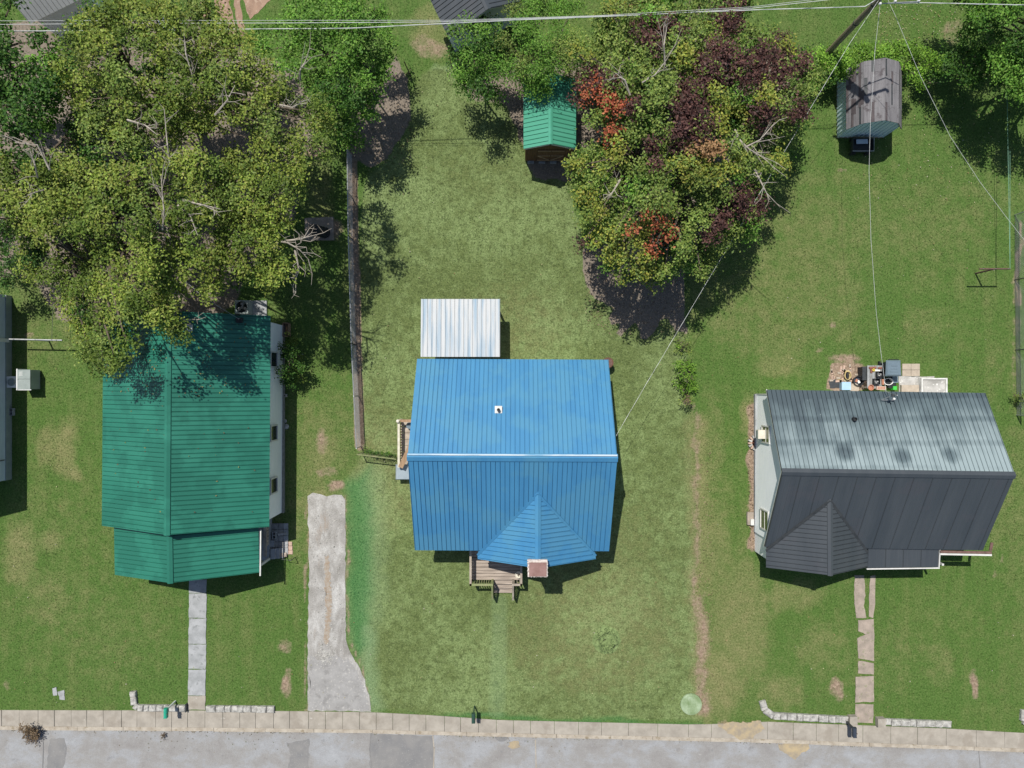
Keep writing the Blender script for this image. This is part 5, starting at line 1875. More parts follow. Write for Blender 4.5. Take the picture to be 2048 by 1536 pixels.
MB().box((p.x, p.y, .28), (.28, .7, .56)).build('body', 'black', sp)
MB().box((p.x, p.y, .575), (.31, .73, .03)).build('lid', 'metal_dark', sp)
p = P(1717, 762, .35)
bp_ = thing('plant_tub', 'round black tub holding rubbish on brick patio', 'tub', (p.x, p.y, 0))
MB().lathe((p.x, p.y, 0), [(.2, 0), (.27, .34), (.29, .38), (.25, .38), (.22, .2)], 18).build('tub', 'black', bp_)
MB().lathe((p.x, p.y, .2), [(.21, 0), (.2, .02)], 16).build('soil', 'bin_dark', bp_)
for dx, dy, m in ((-.06, .02, 'terracotta'), (.06, -.04, 'paper')):
    MB().box((p.x + dx, p.y + dy, .25), (.12, .16, .05), dx * 8).build('scrap', m, bp_)
p = P(1727.5, 760, .3)
tag(MB().box((p.x, p.y, .05), (.13, .22, .1), .1).build('brick', 'brick_pale'), 'pink brick on ground next to round black tub', 'brick')
p = P(1696, 751, .2)
hs = thing('hose_coil', 'tan coiled hose hung on a stake over the brick patio', 'hose', (p.x, p.y, 0))
mb = MB()
rr_ = random.Random(1)
for k in range(5):
    pts = []
    for q in range(19):
        a = q * math.pi / 9
        pts.append((p.x + (.10 + .012 * k) * math.cos(a) + .02 * math.sin(k), p.y + (.28 - .015 * k) * math.sin(a), .10 + .03 * k + .06 * math.cos(a)))
    mb.tube(pts, .018, 5, cap=False)
mb.build('hose', 'orange', hs)
MB().box((p.x, p.y, .08), (.12, .3, .16)).build('stand', 'black', hs)
p = P(1693, 772, .4)
tu = thing('tub', 'pale blue plastic tub under the eave of charcoal roof', 'tub', (p.x, p.y, 0))
MB().hexa([(p.x - .2, p.y - .2, 0), (p.x + .2, p.y - .2, 0), (p.x + .2, p.y + .17, 0), (p.x - .2, p.y + .17, 0)],
          [(p.x - .24, p.y - .22, .36), (p.x + .24, p.y - .22, .36), (p.x + .24, p.y + .2, .36), (p.x - .24, p.y + .2, .36)]).build('body', 'tub_blue', tu)
MB().box((p.x, p.y, .375), (.5, .44, .03)).build('lid', 'tub_blue', tu)
p = P(1710, 776, .3)
tag(MB().lathe((p.x, p.y, 0), [(.22, 0), (.27, .22), (.26, .26), (.1, .28)], 14).build('lidded_tub', 'paver'), 'round beige lidded tub next to pale blue tub', 'tub')
p = P(1777, 763, .35)
wb = thing('wash_basin', 'white oval basin with dark contents under the mast', 'basin', (p.x, p.y, 0))
mb = MB()
n = 18
ro, ri, rb = [], [], []
for k in range(n):
    a = 2 * math.pi * k / n
    ro.append((p.x + .26 * math.cos(a), p.y + .2 * math.sin(a), .36)); ri.append((p.x + .22 * math.cos(a), p.y + .165 * math.sin(a), .36)); rb.append((p.x + .2 * math.cos(a), p.y + .15 * math.sin(a), 0))
mb.add(rb + ro + ri, [(k, (k + 1) % n, n + (k + 1) % n, n + k) for k in range(n)] + [(n + k, n + (k + 1) % n, 2 * n + (k + 1) % n, 2 * n + k) for k in range(n)] + [tuple(range(n - 1, -1, -1))])
mb.build('basin', 'paper', wb)
MB().lathe((p.x, p.y, .25), [(.15, 0), (.15, .04)], 14).build('contents', 'black', wb)
p = P(1791, 759, .35)
tag(MB().box((p.x, p.y, .17), (.3, .36, .34), .05).build('cool_box', 'bin_grey'), 'small slate blue box beside the white basin', 'box')
p = P(1786, 771, .4)
tag(MB().hexa([(p.x - .15, p.y - .12, 0), (p.x + .22, p.y - .12, 0), (p.x + .22, p.y + .1, 0), (p.x - .15, p.y + .1, 0)],
              [(p.x - .2, p.y - .14, .3), (p.x + .25, p.y - .14, .3), (p.x + .2, p.y + .12, .3), (p.x - .1, p.y + .12, .3)]).build('tote', 'black'), 'small black tote by the white basin', 'tote')
p = P(1791, 776, .4)
tag(MB().box((p.x, p.y, .18), (.2, .2, .36)).build('green_box', 'lime'), 'bright green plastic box against back wall of charcoal-roofed house', 'box')
# bricks on the bare patio
r = random.Random(12)
PAT = thing('brick_patio', 'bare patio of loose sunken bricks behind charcoal-roofed house', 'patio', P(1698, 755))
for k in range(40):
    px, py = r.uniform(1660, 1738), r.uniform(731, 772)
    p = P(px, py)
    MB().box((p.x, p.y, .012), (.2, .1, .05), r.choice([0, 1.57]) + r.uniform(-.1, .1)).build('brick', 'brick_pale' if r.random() < .6 else 'paver', PAT)
p = P(1668, 768)
tag(sheet('mat', [(1657, 762), (1668, 757), (1680, 764), (1678, 776), (1660, 776)], .02, 'metal_dark', .02, None, 6, .8, 3), 'dark mat lying at the patio corner', 'mat')
pts = [P(1657 + 24 + 11 * math.cos(a), 768 - 9 * math.sin(a)) + Vector((0, 0, .04)) for a in np.linspace(-1.5, 2.2, 14)]
tag(MB().tube(pts, .015, 5).build('hose', 'orange'), 'tan hose curling around the dark mat', 'hose')

# bricks and blocks by the white gable wall
p = P(1506, 885)
bp = thing('brick_ring', 'round pile of red and pale bricks at foot of white gable wall', 'brick pile', (p.x, p.y, 0))
for k in range(9):
    a = math.pi * .45 + k * math.pi * 1.15 / 8
    MB().box((p.x + .05 + .26 * math.cos(a), p.y + .30 * math.sin(a), .09), (.2, .09, .18), a).build('brick', 'concrete_pale' if k % 2 else 'brick_pale', bp)
for k in range(5):
    MB().box((p.x + .02 + .1 * (k % 2), p.y - .16 + .08 * k, .08), (.19, .075, .13), .5 * (k % 2)).build('brick', 'brick', bp)
p = P(1499, 1036)
cb = thing('concrete_blocks', 'pinkish concrete step block with white block beside gable wall', 'block', (p.x, p.y, 0))
MB().box((p.x, p.y, .09), (.34, .7, .18)).build('block', 'concrete_pink', cb)
MB().box((p.x + .07, p.y - .18, .235), (.18, .33, .11)).build('cap_block', 'trim', cb)

# ------------------------------------------------------------------ utility pole and cables
pb = P(1634, 128)
POLE_H = 9.2
up_ = thing('utility_pole', 'tall wooden utility pole rising from the hedge with cables', 'utility pole', pb)
pl_top = pb + Vector((0, 0, POLE_H))
MB().tube([pb - Vector((0, 0, .1)), pb + Vector((0, 0, 3)), pl_top], [.17, .155, .115], 12).build('pole', 'pole', up_)
for z in (4.4, 6.1):
    MB().tube([pb + Vector((0, 0, z)), pb + Vector((0, 0, z + .07))], .165 if z < 5 else .15, 12).build('band', 'metal_dark', up_)
MB().beam(pl_top + Vector((-1.1, .12, -.4)), pl_top + Vector((1.1, .12, -.4)), .1, .12).build('crossarm', 'wood_ns', up_)
for s in (-.95, -.4, .4, .95):
    MB().lathe(tuple(pl_top + Vector((s, .12, -.34))), [(.03, 0), (.05, .08), (.03, .16), (.045, .2)], 8).build('insulator', 'metal_white', up_)
att = pb + Vector((.0, -.02, 6.75))
for px, py in ((1760, 8), (1790, 3), (1837, 2)):
    q = P(px, py, 6.75)
    MB().lathe((q.x, q.y, 6.72), [(.04, 0), (.07, .04), (.05, .1), (.02, .12)], 8).build('clamp', 'metal_white', up_)
MB().tube([att, P(1762, 7, 6.75), P(1800, 5, 6.75), P(1838, 3, 6.75)], .025, 5).build('bracket', 'metal', up_)


def cable(label, pts, rad=.02, m='wire', twist=False, name='cable'):
    """pts: list of (px, py, z); smooth the line through them"""
    w_ = [P(*q) for q in pts]
    out = []
    for a, b in zip(w_[:-1], w_[1:]):
        for k in range(8):
            out.append(a.lerp(b, k / 8))
    out.append(w_[-1])
    mb = MB()
    if twist:
        L = 0; off = []
        for i, p in enumerate(out):
            off.append(p + Vector((0, .014 * math.sin(i * 1.1), .014 * math.cos(i * 1.1))))
        mb.tube(out, rad, 5); mb.tube(off, rad * .7, 4)
    else:
        mb.tube(out, rad, 5)
    return tag(mb.build(name, m), label, 'cable')


pole_px = lambda z: (1024 + pb.x * F / (H - z), 768 - pb.y * F / (H - z))
ax_, ay_ = pole_px(6.75)
cable('thick pale cable strung above trees to utility pole', [(-140, 63, 6.6), (300, 60.5, 6.4), (500, 58, 6.4), (700, 56.5, 6.4), (870, 48, 6.45), (1030, 40, 6.5), (1210, 33, 6.5), (1500, 20, 6.6), (1730, 13, 6.7), (ax_, ay_, 6.75)], .017, 'wire', True)
cable('thin pale cable running level above the olive and green trees', [(-140, 50, 6.9), (240, 47, 6.8), (560, 46, 6.8), (870, 44, 6.8), (1100, 35.5, 6.85), (1320, 28, 6.9), (1500, 17, 6.9), (*pole_px(7.0), 7.0)], .012)
cable('thinnest pale cable running above the pair across the treetops', [(-140, 42, 7.1), (240, 41, 7.0), (900, 40.5, 7.0), (1200, 31, 7.05), (1500, 14, 7.1), (*pole_px(7.2), 7.2)], .008)
cable('pale cable leaving the utility pole toward dark tree', [(1762, 7, 6.75), (1850, 5.5, 6.7), (1960, 8, 6.6), (2060, 10, 6.5), (2250, 14, 6.5)], .016, 'wire', True)
cable('service cable dropping from utility pole to the blue-roofed house', [(ax_, ay_, 6.75), (1700, 86, 6.2), (1650, 168, 5.7), (1560, 318, 5.1), (1470, 470, 4.6), (1355, 663, 3.9), (1290, 772, 3.6), (1232, 872, 3.45)], .007, 'wire', True)
cable('service cable dropping from utility pole to charcoal roof mast', [(1761, 4, 6.75), (1750, 100, 6.2), (1741, 240, 5.6), (1738, 340, 5.2), (1742, 480, 4.7), (1752, 620, 4.3), (1760, 690, 4.05), (1772, 783, 3.93)], .007, 'wire', True)
cable('service cable dropping from utility pole past clothesline to edge of lawn', [(1776, 0, 6.75), (1790, 30, 6.6), (1840, 150, 6.0), (1900, 272, 5.5), (1960, 364, 5.1), (2014, 436, 4.8), (2080, 520, 4.5), (2300, 800, 4.0)], .007, 'wire')
cable('service cable slanting from the trees to green roof edge', [(200, 380, 6.2), (300, 500, 5.2), (400, 588, 4.3), (440, 615, 3.95), (478, 638, 3.75)], .007, 'wire')

# ------------------------------------------------------------------ trees and bushes
PAL = {
    'olive': [(.215, .285, .046), (.275, .335, .062), (.160, .230, .036), (.250, .275, .058), (.180, .265, .044)],
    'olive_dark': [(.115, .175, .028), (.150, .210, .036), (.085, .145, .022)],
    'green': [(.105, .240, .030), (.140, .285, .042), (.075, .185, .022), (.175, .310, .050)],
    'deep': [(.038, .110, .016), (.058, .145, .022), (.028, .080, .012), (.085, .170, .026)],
    'leafy': [(.155, .235, .048), (.200, .275, .060), (.110, .185, .038), (.240, .300, .070)],
    'yellow': [(.285, .305, .050), (.235, .290, .046), (.330, .320, .062), (.195, .260, .042)],
    'maroon': [(.080, .038, .036), (.110, .052, .046), (.058, .030, .028), (.140, .068, .056)],
    'red': [(.360, .090, .045), (.430, .125, .062), (.280, .066, .036), (.39, .15, .07)],
    'tan': [(.380, .220, .105), (.430, .265, .130), (.32, .18, .08)],
    'hedge': [(.165, .315, .034), (.125, .265, .028), (.215, .36, .05), (.085, .19, .02)],
    'drybrown': [(.170, .120, .072), (.125, .086, .052), (.210, .155, .098)],
}
PAL = {k: [tuple(c * 1.0 for c in q) for q in v] for k, v in PAL.items()}


def leaf_object(name, parent, ctr, outw, size, col, matname='leaf', aspect=.62, upw=.9):
    n = len(ctr)
    o0 = np.array(ORG[parent] if parent else (0, 0, 0))
    nr = outw * .55 + np.array([0, 0, upw]) + rng.normal(0, .55, (n, 3))
    nr /= np.linalg.norm(nr, axis=1)[:, None]
    t = rng.normal(0, 1, (n, 3))
    t -= nr * (t * nr).sum(1)[:, None]
    t /= np.linalg.norm(t, axis=1)[:, None]
    b = np.cross(nr, t)
    s = size[:, None]
    fold = nr * s * .10
    v = np.stack([ctr - t * s * .5, ctr + b * s * aspect * .5 + fold, ctr + t * s * .5, ctr - b * s * aspect * .5 + fold], 1) - o0
    me = bpy.data.meshes.new(name)
    me.vertices.add(4 * n)
    me.vertices.foreach_set('co', v.astype(np.float32).ravel())
    base = np.arange(n)[:, None] * 4
    tri = (base[:, :, None] + np.array([[0, 1, 2], [0, 2, 3]])[None]).reshape(-1)
    me.loops.add(6 * n)
    me.loops.foreach_set('vertex_index', tri.astype(np.int32))
    me.polygons.add(2 * n)
    me.polygons.foreach_set('loop_start', np.arange(0, 6 * n, 3, dtype=np.int32))
    me.update(); me.validate()
    at = me.color_attributes.new('Col', 'FLOAT_COLOR', 'POINT')
    c4 = np.ones((4 * n, 4), np.float32)
    c4[:, :3] = np.repeat(col, 4, axis=0)
    at.data.foreach_set('color', c4.ravel())
    me.materials.append(MT[matname])
    o = bpy.data.objects.new(name, me)
    COL.objects.link(o)
    if parent:
        o.parent = parent
    ORG[o] = Vector(o0)
    return o


def in_poly(x, y, poly):
    c = False
    n = len(poly)
    for i in range(n):
        x0, y0 = poly[i]; x1, y1 = poly[(i + 1) % n]
        if (y0 > y) != (y1 > y) and x < (x1 - x0) * (y - y0) / (y1 - y0) + x0:
            c = not c
    return c


def edge_dist(x, y, poly):
    d = 1e9
    for i in range(len(poly)):
        x0, y0 = poly[i]; x1, y1 = poly[(i + 1) % len(poly)]
        dx, dy = x1 - x0, y1 - y0
        t = max(0, min(1, ((x - x0) * dx + (y - y0) * dy) / (dx * dx + dy * dy)))
        d = min(d, math.hypot(x - x0 - t * dx, y - y0 - t * dy))
    return d


def fill_blobs(poly, step, r_px, zlo, zhi, seed, pal, inset=14, drop=.12):
    """clumps spread through a crown outline; the crown domes up towards its middle"""
    r = random.Random(seed)
    xs = [p[0] for p in poly]; ys = [p[1] for p in poly]
    out = []
    tries = 0
    maxd = 1
    while tries < 6000:
        tries += 1
        x, y = r.uniform(min(xs), max(xs)), r.uniform(min(ys), max(ys))
        if not in_poly(x, y, poly):
            continue
        d = edge_dist(x, y, poly)
        if d < inset * r.uniform(.5, 1.2):
            continue
        if any((x - b[0]) ** 2 + (y - b[1]) ** 2 < (step * r.uniform(.8, 1.3)) ** 2 for b in out):
            continue
        maxd = max(maxd, d)
        out.append([x, y, d, r.uniform(.7, 1.3) * r_px])
    res = []
    for x, y, d, rp in out:
        if r.random() < drop:
            continue
        f = min(1, d / (maxd * .75))
        z = zlo + (zhi - zlo) * (f ** .7) + r.uniform(-1.3, .6)
        res.append((x, y, max(zlo * .6, z), rp, pal(x, y, r) if callable(pal) else pal))
    return res


LEAVES = [0]


def tree(name, label, base_px, blobs, dens=1.0, leaf=.15, trunk_r=.22, cat='tree', bare=(), lower=True, group=None, sub_r=.30, fork=.35, trunk_m='bark', aspect=.62):
    b = P(*base_px)
    t = thing(name, label, cat, b, group)
    r = random.Random(int(base_px[0] * 7 + base_px[1]))
    cs = [P(x, y, z) for x, y, z, _, _ in blobs]
    rad = [rp * (H - z) / F for x, y, z, rp, _ in blobs]
    topz = max(c.z for c in cs)
    fk = b + Vector((0, 0, topz * fork))
    mean = sum(cs, Vector()) / len(cs)
    fk2 = Vector((lerp(b.x, mean.x, .35), lerp(b.y, mean.y, .35), topz * (fork + .15)))
    mb = MB()
    mb.tube([b - Vector((0, 0, .1)), b.lerp(fk, .5) + Vector((r.uniform(-.08, .08), r.uniform(-.08, .08), 0)), fk, fk2], [trunk_r * 1.15, trunk_r * .9, trunk_r * .75, trunk_r * .5], 8)
    # limbs: main limbs towards sectors, then to clumps
    k = max(3, min(9, len(cs) // 7))
    ang = sorted(range(len(cs)), key=lambda i: math.atan2(cs[i].y - fk2.y, cs[i].x - fk2.x))
    for gi in range(k):
        grp = ang[gi * len(ang) // k:(gi + 1) * len(ang) // k]
        if not grp:
            continue
        c = sum((cs[i] for i in grp), Vector()) / len(grp)
        node = Vector((lerp(fk2.x, c.x, .6), lerp(fk2.y, c.y, .6), lerp(fk2.z, c.z, .55) - .1))
        m1 = fk.lerp(node, .5) + Vector((r.uniform(-.2, .2), r.uniform(-.2, .2), r.uniform(-.1, .25)))
        mb.tube([fk, m1, node], [trunk_r * .55, trunk_r * .42, trunk_r * .32], 6)
        for i in grp:
            q = cs[i] - Vector((0, 0, rad[i] * .15))
            m2 = node.lerp(q, .5) + Vector((r.uniform(-.2, .2), r.uniform(-.2, .2), r.uniform(-.2, .15)))
            mb.tube([node, m2, q], [trunk_r * .26, trunk_r * .16, .02], 5)
            for _ in range(3):
                e = q + Vector((r.uniform(-1, 1), r.uniform(-1, 1), r.uniform(-.2, .6))) * rad[i] * .9
                mb.tube([q.lerp(m2, .2), e], [.025, .007], 4)
    mb.build('trunk', trunk_m, t)
    # leaves
    C, O, Sz, Cc = [], [], [], []
    for c, rd, bl in zip(cs, rad, blobs):
        pal = PAL[bl[4]]
        nsub = max(3, int(28 * dens * (rd / .75) ** 2))
        hue = rng.normal(1, .10)
        for s in range(nsub):
            if bl[4] in ('yellow', 'maroon', 'red', 'tan'):
                pal = PAL[bl[4]] if rng.random() < (.68 if bl[4] == 'yellow' else .88) else PAL['leafy']
            d = rng.normal(0, 1, 3); d /= np.linalg.norm(d)
            d[2] = abs(d[2]) * (1 if rng.random() < .8 else -.6)
            rr = rd * rng.uniform(.35, 1.05)
            sc = np.array(c) + d * rr * np.array([1, 1, .62])
            nl = int(rng.uniform(13, 30))
            sr = sub_r * rng.uniform(.7, 1.3)
            q = rng.normal(0, 1, (nl, 3)) * np.array([sr, sr, sr * .5]) * .62 + sc
            C.append(q)
            O.append(np.repeat(d[None], nl, 0))
            Sz.append(leaf * .86 * rng.uniform(.65, 1.35, nl))
            pc = np.array([pal[i] for i in rng.integers(0, len(pal), nl)]) * hue * rng.normal(1, .08) * rng.uniform(.75, 1.25, (nl, 1))
            Cc.append(pc)
    C, O, Sz, Cc = (np.concatenate(q) for q in (C, O, Sz, Cc))
    keep = C[:, 2] > .05
    C, O, Sz, Cc = C[keep], O[keep], Sz[keep], Cc[keep]
    LEAVES[0] += len(C)
    leaf_object('crown', t, C, O, Sz, np.clip(Cc, .004, .6), aspect=aspect)
    for ln in bare:
        twig = MB()
        pts = [P(q[0], q[1], q[2] + (1.0 if topz > 8.4 else .3)) for q in ln]
        n_ = len(pts)
        twig.tube(pts, [lerp(.05, .012, i / (n_ - 1)) for i in range(n_)], 5)
        for i in range(n_ - 1):
            for _ in range(3):
                q = pts[i].lerp(pts[i + 1], r.random())
                d = (pts[i + 1] - pts[i]).normalized()
                e = d * r.uniform(.3, .8) + Vector((r.uniform(-.6, .6), r.uniform(-.6, .6), r.uniform(-.1, .35)))
                e2 = q + e + Vector((r.uniform(-.3, .3), r.uniform(-.3, .3), .1))
                twig.tube([q, q + e * .6, e2], [.018, .013, .006], 4)
                twig.tube([q + e * .6, q + e * .6 + Vector((r.uniform(-.4, .4), r.uniform(-.4, .4), .1))], [.010, .005], 4)
        twig.build('dead_branch', 'twig', t)
    return t


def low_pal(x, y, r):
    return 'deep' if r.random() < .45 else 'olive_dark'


def pal_olive(x, y, r):
    q = r.random()
    return 'olive' if q < .66 else ('olive_dark' if q < .88 else 'leafy')


polyA = [(140, 20), (260, -20), (420, 0), (500, 70), (540, 150), (640, 190), (690, 260), (640, 330), (560, 330), (500, 290), (430, 260), (360, 280), (280, 300), (210, 320), (150, 240), (90, 130)]
polyB = [(-60, 250), (40, 330), (130, 300), (200, 345), (260, 330), (300, 290), (420, 300), (440, 420), (385, 520), (375, 600), (370, 690), (320, 670), (290, 640), (265, 700), (235, 745), (175, 750), (160, 690), (120, 620), (45, 560), (20, 470), (-60, 430)]
polyC = [(400, 300), (560, 320), (630, 340), (590, 410), (575, 460), (560, 500), (585, 555), (535, 565), (465, 572), (400, 605), (390, 520), (430, 430)]
polyX = [(-80, -60), (40, -40), (70, 20), (110, 60), (140, 150), (135, 250), (60, 340), (-80, 340)]
polyD = [(490, 30), (560, 0), (640, -40), (760, 0), (795, 90), (775, 180), (730, 235), (690, 280), (640, 215), (570, 190), (520, 110)]
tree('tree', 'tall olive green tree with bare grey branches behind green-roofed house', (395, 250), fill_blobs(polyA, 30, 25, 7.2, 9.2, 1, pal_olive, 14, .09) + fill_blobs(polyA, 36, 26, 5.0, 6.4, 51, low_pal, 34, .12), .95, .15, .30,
     bare=[[(380, 190, 7.5), (385, 150, 8.2), (372, 110, 8.6), (368, 80, 8.6)], [(255, 240, 7.6), (290, 250, 8.3), (315, 270, 8.5)], [(600, 160, 7.5), (600, 140, 8), (612, 120, 8)],
           [(340, 330, 8), (335, 290, 8.6), (330, 240, 8.6)], [(430, 230, 8), (455, 200, 8.4), (470, 170, 8.4)], [(560, 210, 7.4), (585, 215, 7.8), (610, 200, 7.8)]])
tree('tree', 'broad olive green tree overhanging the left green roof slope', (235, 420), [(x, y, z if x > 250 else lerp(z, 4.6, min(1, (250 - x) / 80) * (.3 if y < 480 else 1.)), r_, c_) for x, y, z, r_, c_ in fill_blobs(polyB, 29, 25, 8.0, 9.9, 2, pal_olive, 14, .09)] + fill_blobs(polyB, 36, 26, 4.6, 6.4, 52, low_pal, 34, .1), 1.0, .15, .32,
     bare=[[(325, 460, 8), (328, 420, 8.6), (325, 395, 8.7), (322, 350, 8.7)], [(365, 400, 8), (405, 410, 8.5), (440, 418, 8.6)], [(355, 410, 8), (380, 430, 8.4), (395, 470, 8.4)],
           [(75, 355, 7.5), (70, 330, 8.1), (60, 300, 8.2)], [(100, 340, 7.5), (75, 290, 8), (30, 285, 8.1)], [(340, 575, 6.6), (350, 600, 6.8), (352, 630, 6.5), (385, 650, 6.2)], [(90, 380, 7), (70, 385, 7.8), (55, 390, 8)]])
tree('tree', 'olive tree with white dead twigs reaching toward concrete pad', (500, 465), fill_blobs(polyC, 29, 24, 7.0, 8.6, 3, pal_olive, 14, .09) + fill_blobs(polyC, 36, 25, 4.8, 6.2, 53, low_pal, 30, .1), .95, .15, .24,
     bare=[[(540, 480, 6.2), (575, 485, 6.8), (600, 500, 6.6), (618, 520, 6.3)], [(570, 482, 6.4), (600, 478, 6.7), (630, 470, 6.4)], [(590, 500, 6.4), (598, 540, 6.2), (585, 575, 6.0)], [(330, 420, 7.2), (335, 470, 7.0), (320, 500, 6.8)]])
tree('tree', 'dark green leafy tree at picture corner beside grey metal roof', (20, 200), fill_blobs(polyX, 32, 27, 5.2, 7.5, 4, lambda x, y, r: 'green' if r.random() < .35 else 'deep'), .9, .17, .3)
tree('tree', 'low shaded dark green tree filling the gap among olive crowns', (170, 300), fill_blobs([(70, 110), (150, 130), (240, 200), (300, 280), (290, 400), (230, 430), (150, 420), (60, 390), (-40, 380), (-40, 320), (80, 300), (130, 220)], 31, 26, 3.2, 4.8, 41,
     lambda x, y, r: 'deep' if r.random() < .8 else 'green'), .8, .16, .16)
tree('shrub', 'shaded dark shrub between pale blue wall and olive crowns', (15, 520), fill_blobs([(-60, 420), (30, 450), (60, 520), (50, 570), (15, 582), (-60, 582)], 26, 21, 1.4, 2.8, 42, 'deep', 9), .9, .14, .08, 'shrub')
tree('ivy', 'dark ivy growing over short fence beside the side deck', (765, 908), [(730 + 5.6 * k, 902 + .75 * k + (k % 2) * 2, .35 + .25 * (k % 3), 5.5, 'deep' if k % 3 else 'hedge') for k in range(12)], 1.6, .07, .015, 'ivy', sub_r=.10, fork=.2)
tree('tree', 'rounded bright green tree above the back fence corner', (680, 150), fill_blobs(polyD, 29, 25, 3.2, 6.0, 5, lambda x, y, r: 'green' if (y < 150 or r.random() < .4) else 'deep'), 1.25, .14, .26)
tree('sapling', 'small light green sapling at head of chain link fence', (700, 285), fill_blobs([(640, 225), (700, 230), (745, 275), (720, 302), (690, 298), (650, 280)], 19, 15, 1.6, 2.6, 6, 'green', 8), 1.1, .13, .05)
tree('tree', 'upright glossy green tree beside the dark grey outbuilding', (955, 150), fill_blobs([(900, 60), (920, 25), (960, 40), (1000, 20), (1002, 150), (985, 205), (940, 190), (908, 140)], 23, 19, 2.4, 4.4, 7,
     lambda x, y, r: 'green' if r.random() < .7 else 'deep', 9), 1.5, .13, .12)
tree('tree', 'feathery green tree leaning over the pale green shed roof', (1075, 140), fill_blobs([(985, 20), (1060, -20), (1150, 10), (1195, 60), (1180, 130), (1130, 172), (1080, 182), (1040, 178), (1005, 150)], 25, 21, 2.6, 4.6, 8,
     lambda x, y, r: 'green' if r.random() < .6 else 'leafy', 9), 1.6, .14, .14, aspect=.42)

MAROON = [(1460, 40, 30), (1440, 100, 35), (1420, 140, 35), (1340, 50, 25), (1300, 75, 20), (1530, 120, 40), (1570, 140, 30), (1500, 160, 25), (1170, 165, 25), (1215, 160, 25), (1160, 200, 20),
          (1370, 210, 35), (1400, 240, 30), (1370, 270, 35), (1310, 290, 25), (1270, 220, 20), (1310, 325, 18), (1520, 220, 22), (1590, 222, 28), (1610, 130, 15), (1480, 390, 30), (1500, 420, 28),
          (1440, 440, 25), (1430, 468, 15), (1163, 487, 12), (1400, 175, 22), (1475, 130, 20)]
RED = [(1215, 200, 24), (1245, 215, 17), (1230, 222, 17), (1215, 275, 16), (1232, 262, 10), (1290, 425, 17), (1312, 440, 14), (1345, 470, 19), (1330, 452, 14), (1270, 458, 15), (1180, 182, 9), (1305, 492, 9), (1308, 505, 7)]
TAN = [(1412, 305, 15), (1388, 300, 11)]
YEL = [(1150, 100, 20), (1180, 110, 12), (1230, 312, 22), (1245, 282, 18), (1200, 345, 20), (1180, 385, 18), (1200, 425, 25), (1228, 468, 20), (1225, 522, 15), (1285, 518, 18), (1236, 556, 10), (1540, 195, 18), (1440, 240, 20),
       (1370, 110, 25), (1420, 345, 25), (1460, 340, 18), (1380, 330, 20), (1555, 330, 16), (1160, 330, 22), (1275, 550, 14), (1225, 20, 16), (1245, 10, 14), (1570, 90, 16)]


def pal_maple(x, y, r):
    for L, nm in ((RED, 'red'), (TAN, 'tan'), (MAROON, 'maroon'), (YEL, 'yellow')):
        for a, b, c in L:
            if math.hypot(x - a, y - b) < c * .95:
                return nm
    if y > 440 and x < 1360:
        return 'yellow' if r.random() < .55 else 'leafy'
    return 'leafy' if r.random() < .78 else ('yellow' if r.random() < .4 else 'green')


polyG = [(1175, 60), (1215, 0), (1270, -60), (1500, -60), (1510, 50), (1600, 85), (1648, 180), (1630, 240), (1590, 280), (1560, 360), (1530, 420), (1500, 478), (1440, 500), (1410, 560), (1380, 555), (1300, 570), (1240, 585), (1205, 535), (1160, 490), (1150, 400),
         (1125, 335), (1160, 300), (1190, 275), (1165, 220), (1150, 150)]
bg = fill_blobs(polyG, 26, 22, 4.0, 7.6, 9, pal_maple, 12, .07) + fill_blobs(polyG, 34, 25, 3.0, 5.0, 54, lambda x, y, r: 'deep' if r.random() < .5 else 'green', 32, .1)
for L, nm in ((RED, 'red'), (TAN, 'tan'), (MAROON, 'maroon'), (YEL, 'yellow')):
    for a, b, c in L:
        d = edge_dist(a, b, polyG)
        bg.append((a, b, 4.5 + 3.0 * min(1, d / 150) ** .7 + .35, c * .85, nm))
tree('tree', 'large colourful tree with red, maroon and yellow leaf patches beside pale green shed', (1320, 330), bg, 1.05, .15, .34, sub_r=.27,
     bare=[[(1330, 130, 7.4), (1328, 90, 8.0), (1335, 45, 8.1)], [(1285, 165, 7.4), (1310, 150, 7.9), (1333, 120, 8)], [(1490, 295, 6.8), (1520, 280, 7.2), (1550, 245, 7.2)], [(1470, 260, 6.8), (1480, 280, 7.3), (1500, 300, 7.3), (1535, 318, 7.2)],
           [(1510, 340, 6.2), (1525, 370, 6.5), (1540, 400, 6.3)], [(1240, 360, 6), (1225, 385, 6.5), (1205, 400, 6.4)], [(1260, 190, 7), (1250, 160, 7.4), (1235, 150, 7.4)], [(1240, 540, 4.6), (1265, 500, 5.2), (1300, 470, 5.6)]])
tree('tree', 'spreading dark green tree over the clothesline lawn at picture corner', (2060, 110), fill_blobs([(1895, -60), (2200, -60), (2240, 120), (2160, 250), (2060, 215), (2010, 190), (1975, 160), (1950, 110), (1925, 60), (1900, 30)], 30, 26, 3.0, 5.6, 10,
     lambda x, y, r: 'green' if r.random() < .55 else 'deep'), 1.7, .14, .3)
tree('shrub', 'dark shrub at the end of the bright hedge under corner tree', (1915, 160), fill_blobs([(1865, 120), (1900, 100), (1960, 95), (1975, 130), (1945, 190), (1910, 195), (1880, 170)], 20, 17, 1.3, 2.8, 11, 'deep', 8), 1.1, .14, .07, 'shrub')
